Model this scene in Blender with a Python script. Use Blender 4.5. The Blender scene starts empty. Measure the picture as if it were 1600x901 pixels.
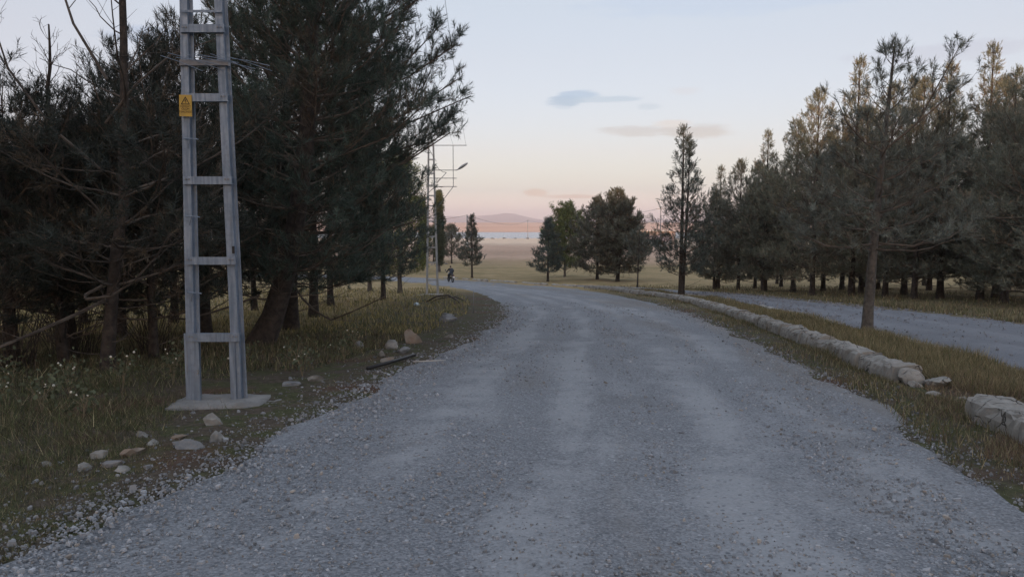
import bpy, bmesh, math, random
import numpy as np
from mathutils import Vector, noise as mnoise

SC = bpy.context.scene
COL = SC.collection
R = math.radians

# ------------------------------------------------------------------ camera
cam = bpy.data.objects.new("camera", bpy.data.cameras.new("camera"))
COL.objects.link(cam)
cam.location = (0, 0, 1.5)
cam.rotation_euler = (R(90 - 5.05), 0, 0)
cam.data.sensor_width = 36
cam.data.lens = 26.1
cam.data.clip_start = 0.05
cam.data.clip_end = 20000
SC.camera = cam

# ------------------------------------------------------------------ sky and sun
SUN_EL, SUN_AZ = R(2.6), R(188)          # low sun behind the viewer, hidden by the hill
world = bpy.data.worlds.new("World")
SC.world = world
world.use_nodes = True
WN, WL = world.node_tree.nodes, world.node_tree.links


def wmath(op, a, b=None, c=None):
    n = WN.new("ShaderNodeMath")
    n.operation = op
    for i, v in enumerate((a, b, c)):
        if v is None:
            continue
        if isinstance(v, (int, float)):
            n.inputs[i].default_value = v
        else:
            WL.new(v, n.inputs[i])
    return n.outputs[0]


sky = WN.new("ShaderNodeTexSky")
sky.sky_type = 'NISHITA'
sky.sun_disc = False
sky.sun_elevation = SUN_EL
sky.sun_rotation = SUN_AZ
sky.dust_density = 1.0
sky.ozone_density = 2.0
tc = WN.new("ShaderNodeTexCoord")
sep = WN.new("ShaderNodeSeparateXYZ")
WL.new(tc.outputs["Generated"], sep.inputs[0])
elev = wmath('ARCSINE', sep.outputs[2])                 # radians
azim = wmath('ARCTAN2', sep.outputs[0], sep.outputs[1])
fac = wmath('DIVIDE', elev, math.pi / 2)
ramp = WN.new("ShaderNodeValToRGB")
WL.new(fac, ramp.inputs[0])
STOPS = [(0.0, (.64, .52, .505)), (.0127, (.51, .47, .475)), (.0274, (.315, .325, .395)), (.059, (.325, .275, .345)),
         (.081, (.322, .268, .328)), (.134, (.312, .258, .28)), (.183, (.30, .265, .27)), (.33, (.38, .39, .42)), (1.0, (.45, .49, .57))]
el = ramp.color_ramp.elements
el[0].position, el[0].color = STOPS[0][0], (*STOPS[0][1], 1)
el[1].position, el[1].color = STOPS[-1][0], (*STOPS[-1][1], 1)
for p_, c_ in STOPS[1:-1]:
    e_ = el.new(p_)
    e_.color = (*c_, 1)


def wmix(f, a, b):
    n = WN.new("ShaderNodeMix")
    n.data_type = 'RGBA'
    for s, v in ((0, f), (6, a), (7, b)):
        if isinstance(v, (int, float)):
            n.inputs[s].default_value = v
        elif isinstance(v, tuple):
            n.inputs[s].default_value = (*v, 1)
        else:
            WL.new(v, n.inputs[s])
    return n.outputs[2]


# thin evening clouds: azimuth, elevation, half widths (degrees), colour, strength
cmb = WN.new("ShaderNodeCombineXYZ")
WL.new(azim, cmb.inputs[0])
WL.new(wmath('MULTIPLY', elev, 5.0), cmb.inputs[1])
cn = WN.new("ShaderNodeTexNoise")
cn.inputs["Scale"].default_value = 14
cn.inputs["Detail"].default_value = 6
cn.inputs["Roughness"].default_value = .62
WL.new(cmb.outputs[0], cn.inputs["Vector"])
cnv = wmath('SUBTRACT', cn.outputs[0], .5)
col_sky = ramp.outputs[0]
CLOUDS = [(3.9, 9.0, 1.5, .45, (.55, .60, .69), .85), (5.1, 9.55, 1.5, .35, (.56, .62, .72), .8),
          (7.0, 9.15, 2.6, .28, (.62, .66, .72), .7), (10.3, 8.6, 1.0, .25, (.66, .69, .74), .55),
          (10.2, 6.8, 3.9, .42, (.72, .65, .66), .8), (13.6, 6.75, 3.0, .55, (.72, .64, .64), .85),
          (13.0, 9.6, 1.3, .3, (.83, .75, .73), .5), (1.9, 2.3, 1.0, .35, (.73, .61, .60), .5),
          (4.4, 2.0, 2.6, .15, (.70, .60, .61), .5), (-24, 12.5, 5, .6, (.62, .67, .75), .5),
          (30, 11.0, 6, .6, (.72, .67, .68), .5), 
          (12.0, 7.25, 1.6, .3, (.86, .73, .68), .7), (17, 15.5, 12, 1.0, (.68, .74, .80), .3)]
for az0, el0, sa, se, cc, stg in CLOUDS:
    dx = wmath('DIVIDE', wmath('SUBTRACT', azim, R(az0)), R(sa))
    dy = wmath('DIVIDE', wmath('SUBTRACT', elev, R(el0)), R(se))
    d2 = wmath('ADD', wmath('MULTIPLY', dx, dx), wmath('MULTIPLY', dy, dy))
    v = wmath('ADD', wmath('SUBTRACT', 1.0, d2), wmath('MULTIPLY', cnv, 3.6))
    n_ = WN.new("ShaderNodeMapRange")
    n_.interpolation_type = 'SMOOTHSTEP'
    WL.new(v, n_.inputs[0])
    n_.inputs[1].default_value = -.35
    n_.inputs[2].default_value = .85
    n_.inputs[4].default_value = stg
    col_sky = wmix(n_.outputs[0], col_sky, tuple(max(c * .62 - d, .05) for c, d in zip(cc, (.20, .25, .22))))
bgA = WN["Background"]
WL.new(col_sky, bgA.inputs[0])
bgA.inputs[1].default_value = 1.0
bgB = WN.new("ShaderNodeBackground")
WL.new(sky.outputs[0], bgB.inputs[0])
bgB.inputs[1].default_value = 0.15
# the Nishita dusk glow is brightest round the sun, behind the viewer
addw = WN.new("ShaderNodeAddShader")
WL.new(bgA.outputs[0], addw.inputs[0])
WL.new(bgB.outputs[0], addw.inputs[1])
WL.new(addw.outputs[0], WN["World Output"].inputs[0])

sun = bpy.data.objects.new("sun", bpy.data.lights.new("sun", 'SUN'))
COL.objects.link(sun)
sun.data.energy = 5.0
sun.data.angle = R(0.53)
sun.data.color = (1.0, .62, .36)
sdir = Vector((math.sin(SUN_AZ) * math.cos(SUN_EL), math.cos(SUN_AZ) * math.cos(SUN_EL), math.sin(SUN_EL)))
sun.rotation_euler = sdir.to_track_quat('Z', 'Y').to_euler()

vs = SC.view_settings
vs.view_transform = 'Standard'
vs.look = 'None'
vs.gamma = 1
vs.exposure = 0.6
SC.render.engine = 'CYCLES'
SC.cycles.use_denoising = True
SC.cycles.max_bounces = 6
SC.cycles.diffuse_bounces = 4
SC.cycles.transparent_max_bounces = 8
SC.cycles.volume_bounces = 1

# ------------------------------------------------------------------ helpers
def npmesh(name, V, F, mat=None, smooth=False, col=None, uv=None):
    """V (n,3); F a list of (m,k) int arrays"""
    if not isinstance(F, list):
        F = [F]
    F = [np.asarray(f, dtype=np.int32) for f in F if len(f)]
    me = bpy.data.meshes.new(name)
    V = np.asarray(V, dtype=np.float32)
    me.vertices.add(len(V))
    me.vertices.foreach_set("co", V.ravel())
    nl = sum(f.size for f in F)
    nf = sum(len(f) for f in F)
    me.loops.add(nl)
    me.polygons.add(nf)
    loops = np.concatenate([f.ravel() for f in F])
    tot = np.concatenate([np.full(len(f), f.shape[1], dtype=np.int32) for f in F])
    start = np.concatenate([[0], np.cumsum(tot)[:-1]]).astype(np.int32)
    me.loops.foreach_set("vertex_index", loops)
    me.polygons.foreach_set("loop_start", start)
    me.polygons.foreach_set("use_smooth", np.full(nf, smooth, dtype=bool))
    me.update(calc_edges=True)
    if col is not None:
        c = np.ones((len(V), 4), dtype=np.float32)
        c[:, :3] = col
        at = me.attributes.new("col", 'FLOAT_COLOR', 'POINT')
        at.data.foreach_set("color", c.ravel())
    if uv is not None:
        at = me.attributes.new("ruv", 'FLOAT2', 'POINT')
        at.data.foreach_set("vector", np.asarray(uv, dtype=np.float32).ravel())
    if mat:
        me.materials.append(mat)
    return me


def obj(name, me, parent=None, loc=(0, 0, 0), rot=(0, 0, 0)):
    o = bpy.data.objects.new(name, me)
    COL.objects.link(o)
    o.parent = parent
    o.location = loc
    o.rotation_euler = rot
    return o


def tag(o, label=None, cat=None, group=None, kind=None):
    if label:
        o["label"] = label
    if cat:
        o["category"] = cat
    if group:
        o["group"] = group
    if kind:
        o["kind"] = kind
    return o


def thing(name, label, cat, loc=(0, 0, 0), rz=0, group=None):
    return tag(obj(name, None, None, loc, (0, 0, rz)), label, cat, group)


class MB:
    """collects boxes, bars and tubes into one mesh"""
    def __init__(s):
        s.v, s.q, s.t = [], [], []

    def add(s, V, Q=(), T=()):
        b = len(s.v)
        s.v += [tuple(map(float, p)) for p in V]
        s.q += [tuple(i + b for i in f) for f in Q]
        s.t += [tuple(i + b for i in f) for f in T]

    def box(s, x0, x1, y0, y1, z0, z1):
        s.add([(x0, y0, z0), (x1, y0, z0), (x1, y1, z0), (x0, y1, z0), (x0, y0, z1), (x1, y0, z1), (x1, y1, z1), (x0, y1, z1)],
              [(3, 2, 1, 0), (4, 5, 6, 7), (0, 1, 5, 4), (1, 2, 6, 5), (2, 3, 7, 6), (3, 0, 4, 7)])
        return s

    def tube(s, pts, rad, n=6):
        P = np.array([pts], dtype=float)
        rr = np.array([rad if hasattr(rad, '__len__') else [rad] * len(pts)], dtype=float)
        V, F = tubes(P, rr, n)
        s.add(V, F)
        k = len(pts)
        b = len(s.v) - n * k
        c0 = len(s.v)
        s.v.append(tuple(map(float, pts[0])))
        s.v.append(tuple(map(float, pts[-1])))
        for i in range(n):
            s.t.append((b + (i + 1) % n, b + i, c0))
            s.t.append((b + (k - 1) * n + i, b + (k - 1) * n + (i + 1) % n, c0 + 1))
        return s

    def bar(s, a, b, w, h, up=(0, 0, 1)):
        a, b = Vector(a), Vector(b)
        d = (b - a).normalized()
        u = d.cross(Vector(up))
        if u.length < 1e-4:
            u = d.cross(Vector((1, 0, 0)))
        u.normalize()
        v = u.cross(d)
        V = []
        for p in (a, b):
            for i, j in ((-1, -1), (1, -1), (1, 1), (-1, 1)):
                V.append(p + u * (i * w / 2) + v * (j * h / 2))
        s.add(V, [(0, 1, 2, 3), (7, 6, 5, 4), (0, 4, 5, 1), (1, 5, 6, 2), (2, 6, 7, 3), (3, 7, 4, 0)])
        return s

    def build(s, name, mat, parent=None, smooth=False, loc=(0, 0, 0), rot=(0, 0, 0)):
        F = []
        if s.q:
            F.append(np.array(s.q))
        if s.t:
            F.append(np.array(s.t))
        return obj(name, npmesh(name, np.array(s.v), F, mat, smooth), parent, loc, rot)


def nrm(a):
    return a / np.maximum(np.linalg.norm(a, axis=-1, keepdims=True), 1e-9)


def tubes(P, Rr, n):
    """P (m,k,3) polylines, Rr (m,k) radii -> verts, quads"""
    m, k, _ = P.shape
    T = nrm(np.gradient(P, axis=1))
    mean = np.abs(nrm(P[:, -1] - P[:, 0]))
    ref = np.where((mean[:, 2] > .75)[:, None], np.array([[1., 0, 0]]), np.array([[0, 0, 1.]]))
    U = nrm(np.cross(T, ref[:, None, :]))
    W = np.cross(T, U)
    a = np.arange(n) * 2 * math.pi / n
    V = P[:, :, None, :] + Rr[:, :, None, None] * (np.cos(a)[None, None, :, None] * U[:, :, None, :] + np.sin(a)[None, None, :, None] * W[:, :, None, :])
    idx = np.arange(m * k * n).reshape(m, k, n)
    A = idx[:, :-1, :]
    B = np.roll(A, -1, axis=2)
    D = idx[:, 1:, :]
    C = np.roll(D, -1, axis=2)
    F = np.stack([A, B, C, D], axis=-1).reshape(-1, 4)
    return V.reshape(-1, 3), F


def at_poly(P, i, t):
    k = P.shape[1]
    f = np.clip(t, 0, .9999) * (k - 1)
    j = f.astype(int)
    w = (f - j)[:, None]
    a, b = P[i, j], P[i, j + 1]
    return a * (1 - w) + b * w, nrm(b - a)


# ------------------------------------------------------------------ terrain shape
PYS = [-3000, -420, -330, -300, -200, -60, 0, 70, 95, 130, 260, 400, 410, 655, 700, 1000, 1600, 2500, 9000]
PZS = [10, 16, 22.5, 22.5, 14.5, 3.9, 0, -4.45, -5.2, -5.7, -6.2, -6.55, -7.6, -7.6, -6.4, -3.5, 1.0, 1.4, 1.4]
_gy = np.arange(-3000, 9001, 2.0)
_gz = np.interp(_gy, PYS, PZS)


def prof(y):
    return np.interp(y, PYS, PZS)


def micro(x, y):
    x = np.asarray(x, float)
    y = np.asarray(y, float)
    a = np.sin(1.31 * x + .7 * y + 1) * np.sin(.9 * y - .5 * x + 2) + .6 * np.sin(2.9 * x - 1.7 * y) * np.sin(2.3 * y + 1.1 * x + 4) + .35 * np.sin(5.3 * x + 3.9 * y) * np.sin(6.1 * y - 4.7 * x)
    amp = np.where(y < 60, .028, np.clip(.028 + (y - 60) * .001, 0, .12))
    far = np.clip((y - 700) / 900, 0, 1) * (1.1 * np.sin(x / 190 + 1) * np.sin(y / 260) + .5 * np.sin(x / 77 + y / 120))
    lake = ((y > 404) & (y < 660)).astype(float)
    return a * amp * (1 - lake) + far


def zt(x, y):
    return prof(y) + micro(x, y)


def axis(fine0, fine1, step, lo, hi, grow=1.09):
    a = list(np.arange(fine0, fine1 + 1e-6, step))
    s = step
    p = fine1
    while p < hi:
        s = min(s * grow, (hi - lo) / 30)
        p += s
        a.append(min(p, hi))
    s = step
    p = fine0
    pre = []
    while p > lo:
        s = min(s * grow, (hi - lo) / 30)
        p -= s
        pre.append(max(p, lo))
    return np.array(pre[::-1] + a)


# road outlines (metres, x right, y ahead)
ROAD_L = np.array([(-2.75, .5), (-2.75, 2.5), (-2.74, 3.79), (-2.75, 4.17), (-2.68, 4.65), (-2.42, 5.29), (-2.28, 6.11), (-2.15, 7.64), (-2.0, 9.5), (-1.8, 11.43), (-1.3, 13.96), (-.8, 18.5), (-.37, 25.3), (-.75, 34.5), (-2.63, 50.7), (-4.6, 61.5), (-7.2, 69.5), (-10.6, 76.2), (-14.2, 80.6), (-20, 85), (-27, 89), (-36, 92)])
ROAD_R = np.array([(3.0, .5), (3.05, 2.8), (3.17, 4.46), (3.44, 5.41), (3.83, 6.92), (4.25, 8.2), (4.5, 10.5), (5.15, 15.2), (5.9, 21), (6.4, 26.1), (6.8, 36), (6.65, 46.6), (5.6, 58), (3.4, 68.5), (0, 74.6), (-4.2, 80.6), (-8.3, 86), (-12.6, 90), (-17.5, 93), (-22, 95.5), (-28, 97.5), (-37, 100)])
R2_N = np.array([(7.0, 5), (7.3, 8.5), (7.5, 10.7), (7.62, 11.74), (7.95, 13.96), (8.3, 15.91), (8.6, 18.5), (9.48, 24.26), (10.2, 31.3), (10.55, 38.3), (10.5, 46), (10.2, 53.9), (9.2, 60.5), (7.2, 66), (4.0, 71)])
R2_F = np.array([(13.9, 4), (14.2, 10), (14.4, 16), (14.6, 20.99), (14.95, 24.6), (15.0, 28.7), (14.95, 33.2), (14.7, 38.3), (14.5, 44), (14.0, 50), (13.0, 56), (12.0, 60.5), (10.6, 65), (8.4, 69.5), (5.6, 73)])


def resample(P, n, power=1.0):
    d = np.concatenate([[0], np.cumsum(np.linalg.norm(np.diff(P, axis=0), axis=1))])
    s = d[-1] * np.linspace(0, 1, n) ** power
    for _ in range(1):
        Q = np.stack([np.interp(s, d, P[:, i]) for i in (0, 1)], 1)
    k = np.array([1, 2, 3, 2, 1.]) / 9
    for _ in range(2):
        Qp = np.pad(Q, ((2, 2), (0, 0)), mode='edge')
        S = np.stack([np.convolve(Qp[:, i], k, mode='valid') for i in (0, 1)], 1)
        S[0], S[-1] = Q[0], Q[-1]
        Q = S
    return Q, s


# ------------------------------------------------------------------ materials
MATS = {}


def newmat(name):
    m = bpy.data.materials.new(name)
    m.use_nodes = True
    n, l = m.node_tree.nodes, m.node_tree.links
    b = n["Principled BSDF"]
    b.inputs["Specular IOR Level"].default_value = .3
    MATS[name] = m
    return m, n, l, b


class NT:
    def __init__(s, n, l):
        s.n, s.l = n, l

    def put(s, node, i, v):
        if v is None:
            return
        if isinstance(v, (int, float)):
            node.inputs[i].default_value = v
        elif isinstance(v, tuple):
            d = node.inputs[i].default_value
            node.inputs[i].default_value = (*v, 1) if len(d) == 4 and len(v) == 3 else v
        else:
            s.l.new(v, node.inputs[i])

    def math(s, op, a, b=None, c=None, clamp=False):
        n = s.n.new("ShaderNodeMath")
        n.operation = op
        n.use_clamp = clamp
        for i, v in enumerate((a, b, c)):
            s.put(n, i, v)
        return n.outputs[0]

    def mix(s, f, a, b, mode='MIX'):
        n = s.n.new("ShaderNodeMix")
        n.data_type = 'RGBA'
        n.blend_type = mode
        s.put(n, 0, f)
        s.put(n, 6, a)
        s.put(n, 7, b)
        return n.outputs[2]

    def noise(s, scale, detail=4, rough=.55, vec=None, dist=0):
        n = s.n.new("ShaderNodeTexNoise")
        n.inputs["Scale"].default_value = scale
        n.inputs["Detail"].default_value = detail
        n.inputs["Roughness"].default_value = rough
        n.inputs["Distortion"].default_value = dist
        s.put(n, "Vector", vec)
        return n.outputs[0]

    def voro(s, scale, feature='F1', vec=None, out=0):
        n = s.n.new("ShaderNodeTexVoronoi")
        n.feature = feature
        n.inputs["Scale"].default_value = scale
        s.put(n, "Vector", vec)
        return n.outputs[out]

    def mr(s, v, a, b, c=0., d=1., smooth=True):
        n = s.n.new("ShaderNodeMapRange")
        n.interpolation_type = 'SMOOTHSTEP' if smooth else 'LINEAR'
        s.put(n, 0, v)
        for i, q in enumerate((a, b, c, d)):
            n.inputs[i + 1].default_value = q
        return n.outputs[0]

    def pos(s):
        return s.n.new("ShaderNodeNewGeometry").outputs["Position"]

    def objco(s):
        return s.n.new("ShaderNodeTexCoord").outputs["Object"]

    def attr(s, name, out="Color"):
        n = s.n.new("ShaderNodeAttribute")
        n.attribute_name = name
        return n.outputs[out]

    def bump(s, h, strength, dist, b):
        n = s.n.new("ShaderNodeBump")
        n.inputs["Strength"].default_value = strength
        n.inputs["Distance"].default_value = dist
        s.put(n, "Height", h)
        s.l.new(n.outputs[0], b.inputs["Normal"])
        return n


def simple(name, c1, c2=None, scale=8, rough=.8, metal=0, bump=0, bscale=40, spec=.3, space='obj', detail=5):
    m, n, l, b = newmat(name)
    t = NT(n, l)
    co = t.objco() if space == 'obj' else t.pos()
    if c2:
        c = t.mix(t.mr(t.noise(scale, detail, .6, co), .3, .7), c1, c2)
        l.new(c, b.inputs["Base Color"])
    else:
        b.inputs["Base Color"].default_value = (*c1, 1)
    b.inputs["Roughness"].default_value = rough
    b.inputs["Metallic"].default_value = metal
    b.inputs["Specular IOR Level"].default_value = spec
    if bump:
        t.bump(t.noise(bscale, 5, .65, co), 1.0, bump, b)
    return m


def leafmat(name, rough=.6, trans=.15, spec=.25):
    m, n, l, b = newmat(name)
    t = NT(n, l)
    c = t.attr("col")
    l.new(c, b.inputs["Base Color"])
    b.inputs["Roughness"].default_value = rough
    b.inputs["Specular IOR Level"].default_value = spec
    tr = n.new("ShaderNodeBsdfTranslucent")
    l.new(c, tr.inputs[0])
    mx = n.new("ShaderNodeMixShader")
    mx.inputs[0].default_value = trans
    l.new(b.outputs[0], mx.inputs[1])
    l.new(tr.outputs[0], mx.inputs[2])
    l.new(mx.outputs[0], n["Material Output"].inputs[0])
    return m


M_NEEDLE = leafmat("needles", .6, .3)
M_LEAF = leafmat("leaves", .5, .3)
M_GRASS = leafmat("grass_blades", .7, .25, .15)
M_BARK = simple("pine_bark", (.024, .020, .018), (.066, .053, .045), 9, .9, 0, .02, 26)
M_BARKG = simple("grey_bark", (.055, .05, .045), (.13, .115, .10), 9, .9, 0, .02, 26)
M_TWIG = simple("twig", (.075, .058, .046), (.15, .122, .10), 5, .9)
M_DEAD = simple("dead_wood", (.05, .041, .035), (.115, .098, .085), 5, .9)
M_ROCK = simple("pale_rock", (.125, .12, .11), (.255, .247, .23), 6, .85, 0, .012, 22)
M_ROCKG = simple("grey_rock", (.12, .123, .128), (.20, .20, .20), 6, .85, 0, .012, 22)
M_ROCKO = simple("ochre_rock", (.185, .13, .092), (.20, .18, .155), 3.2, .85, 0, .012, 22)
def mat_steel():
    m, n, l, b = newmat("galvanised_steel")
    t = NT(n, l)
    co = t.objco()
    mp = n.new("ShaderNodeMapping")
    mp.inputs["Scale"].default_value = (1, 1, .07)
    l.new(co, mp.inputs[0])
    c = t.mix(t.mr(t.noise(26, 5, .6, mp.outputs[0]), .3, .7), (.125, .162, .215), (.235, .28, .345))
    c = t.mix(t.math('MULTIPLY', t.mr(t.noise(9, 5, .65, co), .45, .7), .5), c, (.15, .175, .21))
    c = t.mix(t.math('MULTIPLY', t.mr(t.noise(14, 6, .7, mp.outputs[0]), .62, .74), .6), c, (.13, .095, .07))
    l.new(c, b.inputs["Base Color"])
    b.inputs["Metallic"].default_value = .35
    l.new(t.mr(t.noise(18, 4, .6, co), .3, .7, .42, .68), b.inputs["Roughness"])
    t.bump(t.noise(60, 4, .6, co), .5, .001, b)
    return m


M_STEEL = mat_steel()
M_STEELD = simple("weathered_steel", (.16, .165, .18), (.24, .24, .25), 9, .6, .3)
M_BLACK = simple("black_plastic", (.012, .012, .014), (.02, .02, .022), 8, .5)
M_WHITE = simple("white_paint", (.72, .72, .70), (.8, .8, .78), 8, .6)
M_YELLOW = simple("sign_yellow", (.46, .29, .055), (.38, .245, .06), 9, .6)
M_PRINT = simple("sign_print", (.015, .013, .012), None, rough=.6)
M_JACKET = simple("jacket_cloth", (.030, .036, .048), (.045, .052, .066), 12, .85)
M_TROUSER = simple("trouser_cloth", (.012, .013, .016), (.02, .021, .025), 12, .85)
M_SKIN = simple("skin", (.38, .23, .16), (.42, .26, .19), 9, .6)
M_HAIR = simple("dark_hair", (.010, .009, .009), None, rough=.6)
M_TYRE = simple("tyre_rubber", (.012, .012, .012), (.02, .02, .02), 20, .8)
M_CHROME = simple("chrome", (.55, .56, .58), None, rough=.25, metal=.9)
M_LAMPG = simple("lamp_housing", (.30, .30, .295), (.38, .375, .37), 5, .5)
M_WIRE = simple("cable_black", (.03, .03, .032), None, rough=.6)
M_REDWALL = simple("mud_brick_wall", (.34, .24, .20), (.42, .31, .26), .7, .9)
M_REDROOF = simple("tin_roof", (.30, .20, .18), (.38, .27, .25), 1.5, .8)
M_PALEWALL = simple("pale_plaster", (.55, .53, .52), (.62, .60, .58), 1.2, .9)
M_BLUEW = simple("blue_grey_wall", (.33, .36, .45), (.38, .42, .50), 1, .9)


def mat_concrete(name, a, b_, crack=True):
    m, n, l, b = newmat(name)
    t = NT(n, l)
    p = t.pos()
    c = t.mix(t.mr(t.noise(5, 6, .65, p), .3, .72), a, b_)
    c = t.mix(t.math('MULTIPLY', t.mr(t.noise(1.7, 4, .6, p), .52, .68), .55), c, (.16, .14, .11))
    h = t.noise(30, 6, .7, p)
    if crack:
        wv = n.new("ShaderNodeVectorMath")
        wv.operation = 'ADD'
        l.new(p, wv.inputs[0])
        nz = n.new("ShaderNodeTexNoise")
        nz.inputs["Scale"].default_value = 6
        sc_ = n.new("ShaderNodeVectorMath")
        sc_.operation = 'SCALE'
        sc_.inputs[3].default_value = .22
        l.new(p, nz.inputs["Vector"])
        l.new(nz.outputs[1], sc_.inputs[0])
        l.new(sc_.outputs[0], wv.inputs[1])
        e = t.voro(3.6, 'DISTANCE_TO_EDGE', wv.outputs[0])
        ck = t.math('MAXIMUM', t.mr(e, .0, .03), t.mr(t.noise(1.9, 3, .5, p), .50, .42))
        c = t.mix(ck, (.05, .046, .04), c)
        h = t.math('ADD', t.math('MULTIPLY', h, .5), ck)
    l.new(c, b.inputs["Base Color"])
    b.inputs["Roughness"].default_value = .92
    t.bump(h, .9, .02, b)
    return m


M_KERB = mat_concrete("mortared_kerb", (.19, .182, .168), (.285, .275, .255))
M_LOWK = mat_concrete("pale_kerb", (.27, .26, .24), (.38, .365, .34), False)
M_FOOT = mat_concrete("rough_concrete", (.17, .17, .168), (.25, .247, .24), False)


def mat_ground():
    m, n, l, b = newmat("ground")
    t = NT(n, l)
    p = t.pos()
    sp = n.new("ShaderNodeSeparateXYZ")
    l.new(p, sp.inputs[0])
    X, Y = sp.outputs[0], sp.outputs[1]
    n1, n2, n3 = t.noise(.55, 5, .6, p), t.noise(2.6, 5, .62, p), t.noise(14, 5, .65, p)
    soil = t.mix(t.mr(n3, .3, .7), (.055, .045, .036), (.115, .094, .074))
    green = t.mix(t.mr(n3, .3, .7), (.048, .052, .027), (.09, .094, .048))
    dry = t.mix(t.mr(n2, .3, .7), (.15, .125, .07), (.21, .178, .105))
    near = t.mix(t.mr(n2, .42, .62), soil, green)
    red = t.mix(n3, (.075, .042, .030), (.12, .070, .050))
    near = t.mix(t.math('MULTIPLY', t.mr(t.noise(.42, 3, .5, p), .56, .66), .75), near, red)
    mp = n.new("ShaderNodeMapping")
    mp.inputs["Scale"].default_value = (.35, 1, 1)
    l.new(p, mp.inputs[0])
    strk = t.math('ADD', t.math('MULTIPLY', t.noise(.9, 6, .7, mp.outputs[0]), .6), t.math('MULTIPLY', t.noise(.16, 4, .6, mp.outputs[0]), .4))
    # grassy clearing beyond the pines and the meadow
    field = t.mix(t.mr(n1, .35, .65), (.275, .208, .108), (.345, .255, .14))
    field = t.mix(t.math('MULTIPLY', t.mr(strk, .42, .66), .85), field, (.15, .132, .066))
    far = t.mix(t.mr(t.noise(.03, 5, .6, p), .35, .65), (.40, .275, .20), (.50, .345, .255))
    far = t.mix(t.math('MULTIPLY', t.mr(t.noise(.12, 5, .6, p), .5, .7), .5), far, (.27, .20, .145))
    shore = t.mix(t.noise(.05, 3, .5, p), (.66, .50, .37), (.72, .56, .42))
    hillc = t.mix(t.mr(t.noise(.006, 5, .6, p), .35, .65), (.66, .38, .26), (.72, .46, .33))  # dry far hills, with the last orange sunlight put into their colour
    rx = t.mr(X, 6.2, 7.6)                     # right of the main road: drier
    near = t.mix(t.math('MULTIPLY', rx, .6), near, dry)
    wob = t.math('MULTIPLY', t.math('SUBTRACT', n1, .5), 5.0)
    Yw = t.math('ADD', Y, wob)
    lx = t.math('MULTIPLY', t.mr(t.math('ADD', X, t.math('MULTIPLY', wob, .6)), -4.2, -7.2), t.mr(Yw, 11.5, 16.5))
    c = t.mix(lx, near, field)
    c = t.mix(t.mr(Yw, 40, 62), c, field)
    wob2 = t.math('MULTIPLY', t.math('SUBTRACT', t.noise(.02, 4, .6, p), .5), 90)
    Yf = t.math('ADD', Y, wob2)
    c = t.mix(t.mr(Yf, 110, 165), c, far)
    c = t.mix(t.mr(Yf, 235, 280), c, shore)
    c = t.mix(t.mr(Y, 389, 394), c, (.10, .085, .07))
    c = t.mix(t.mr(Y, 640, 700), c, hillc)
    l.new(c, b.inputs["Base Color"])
    b.inputs["Roughness"].default_value = .95
    b.inputs["Specular IOR Level"].default_value = .1
    h = t.math('ADD', t.noise(22, 6, .7, p), t.math('MULTIPLY', n2, .8))
    t.bump(h, .8, .05, b)
    return m


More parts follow.
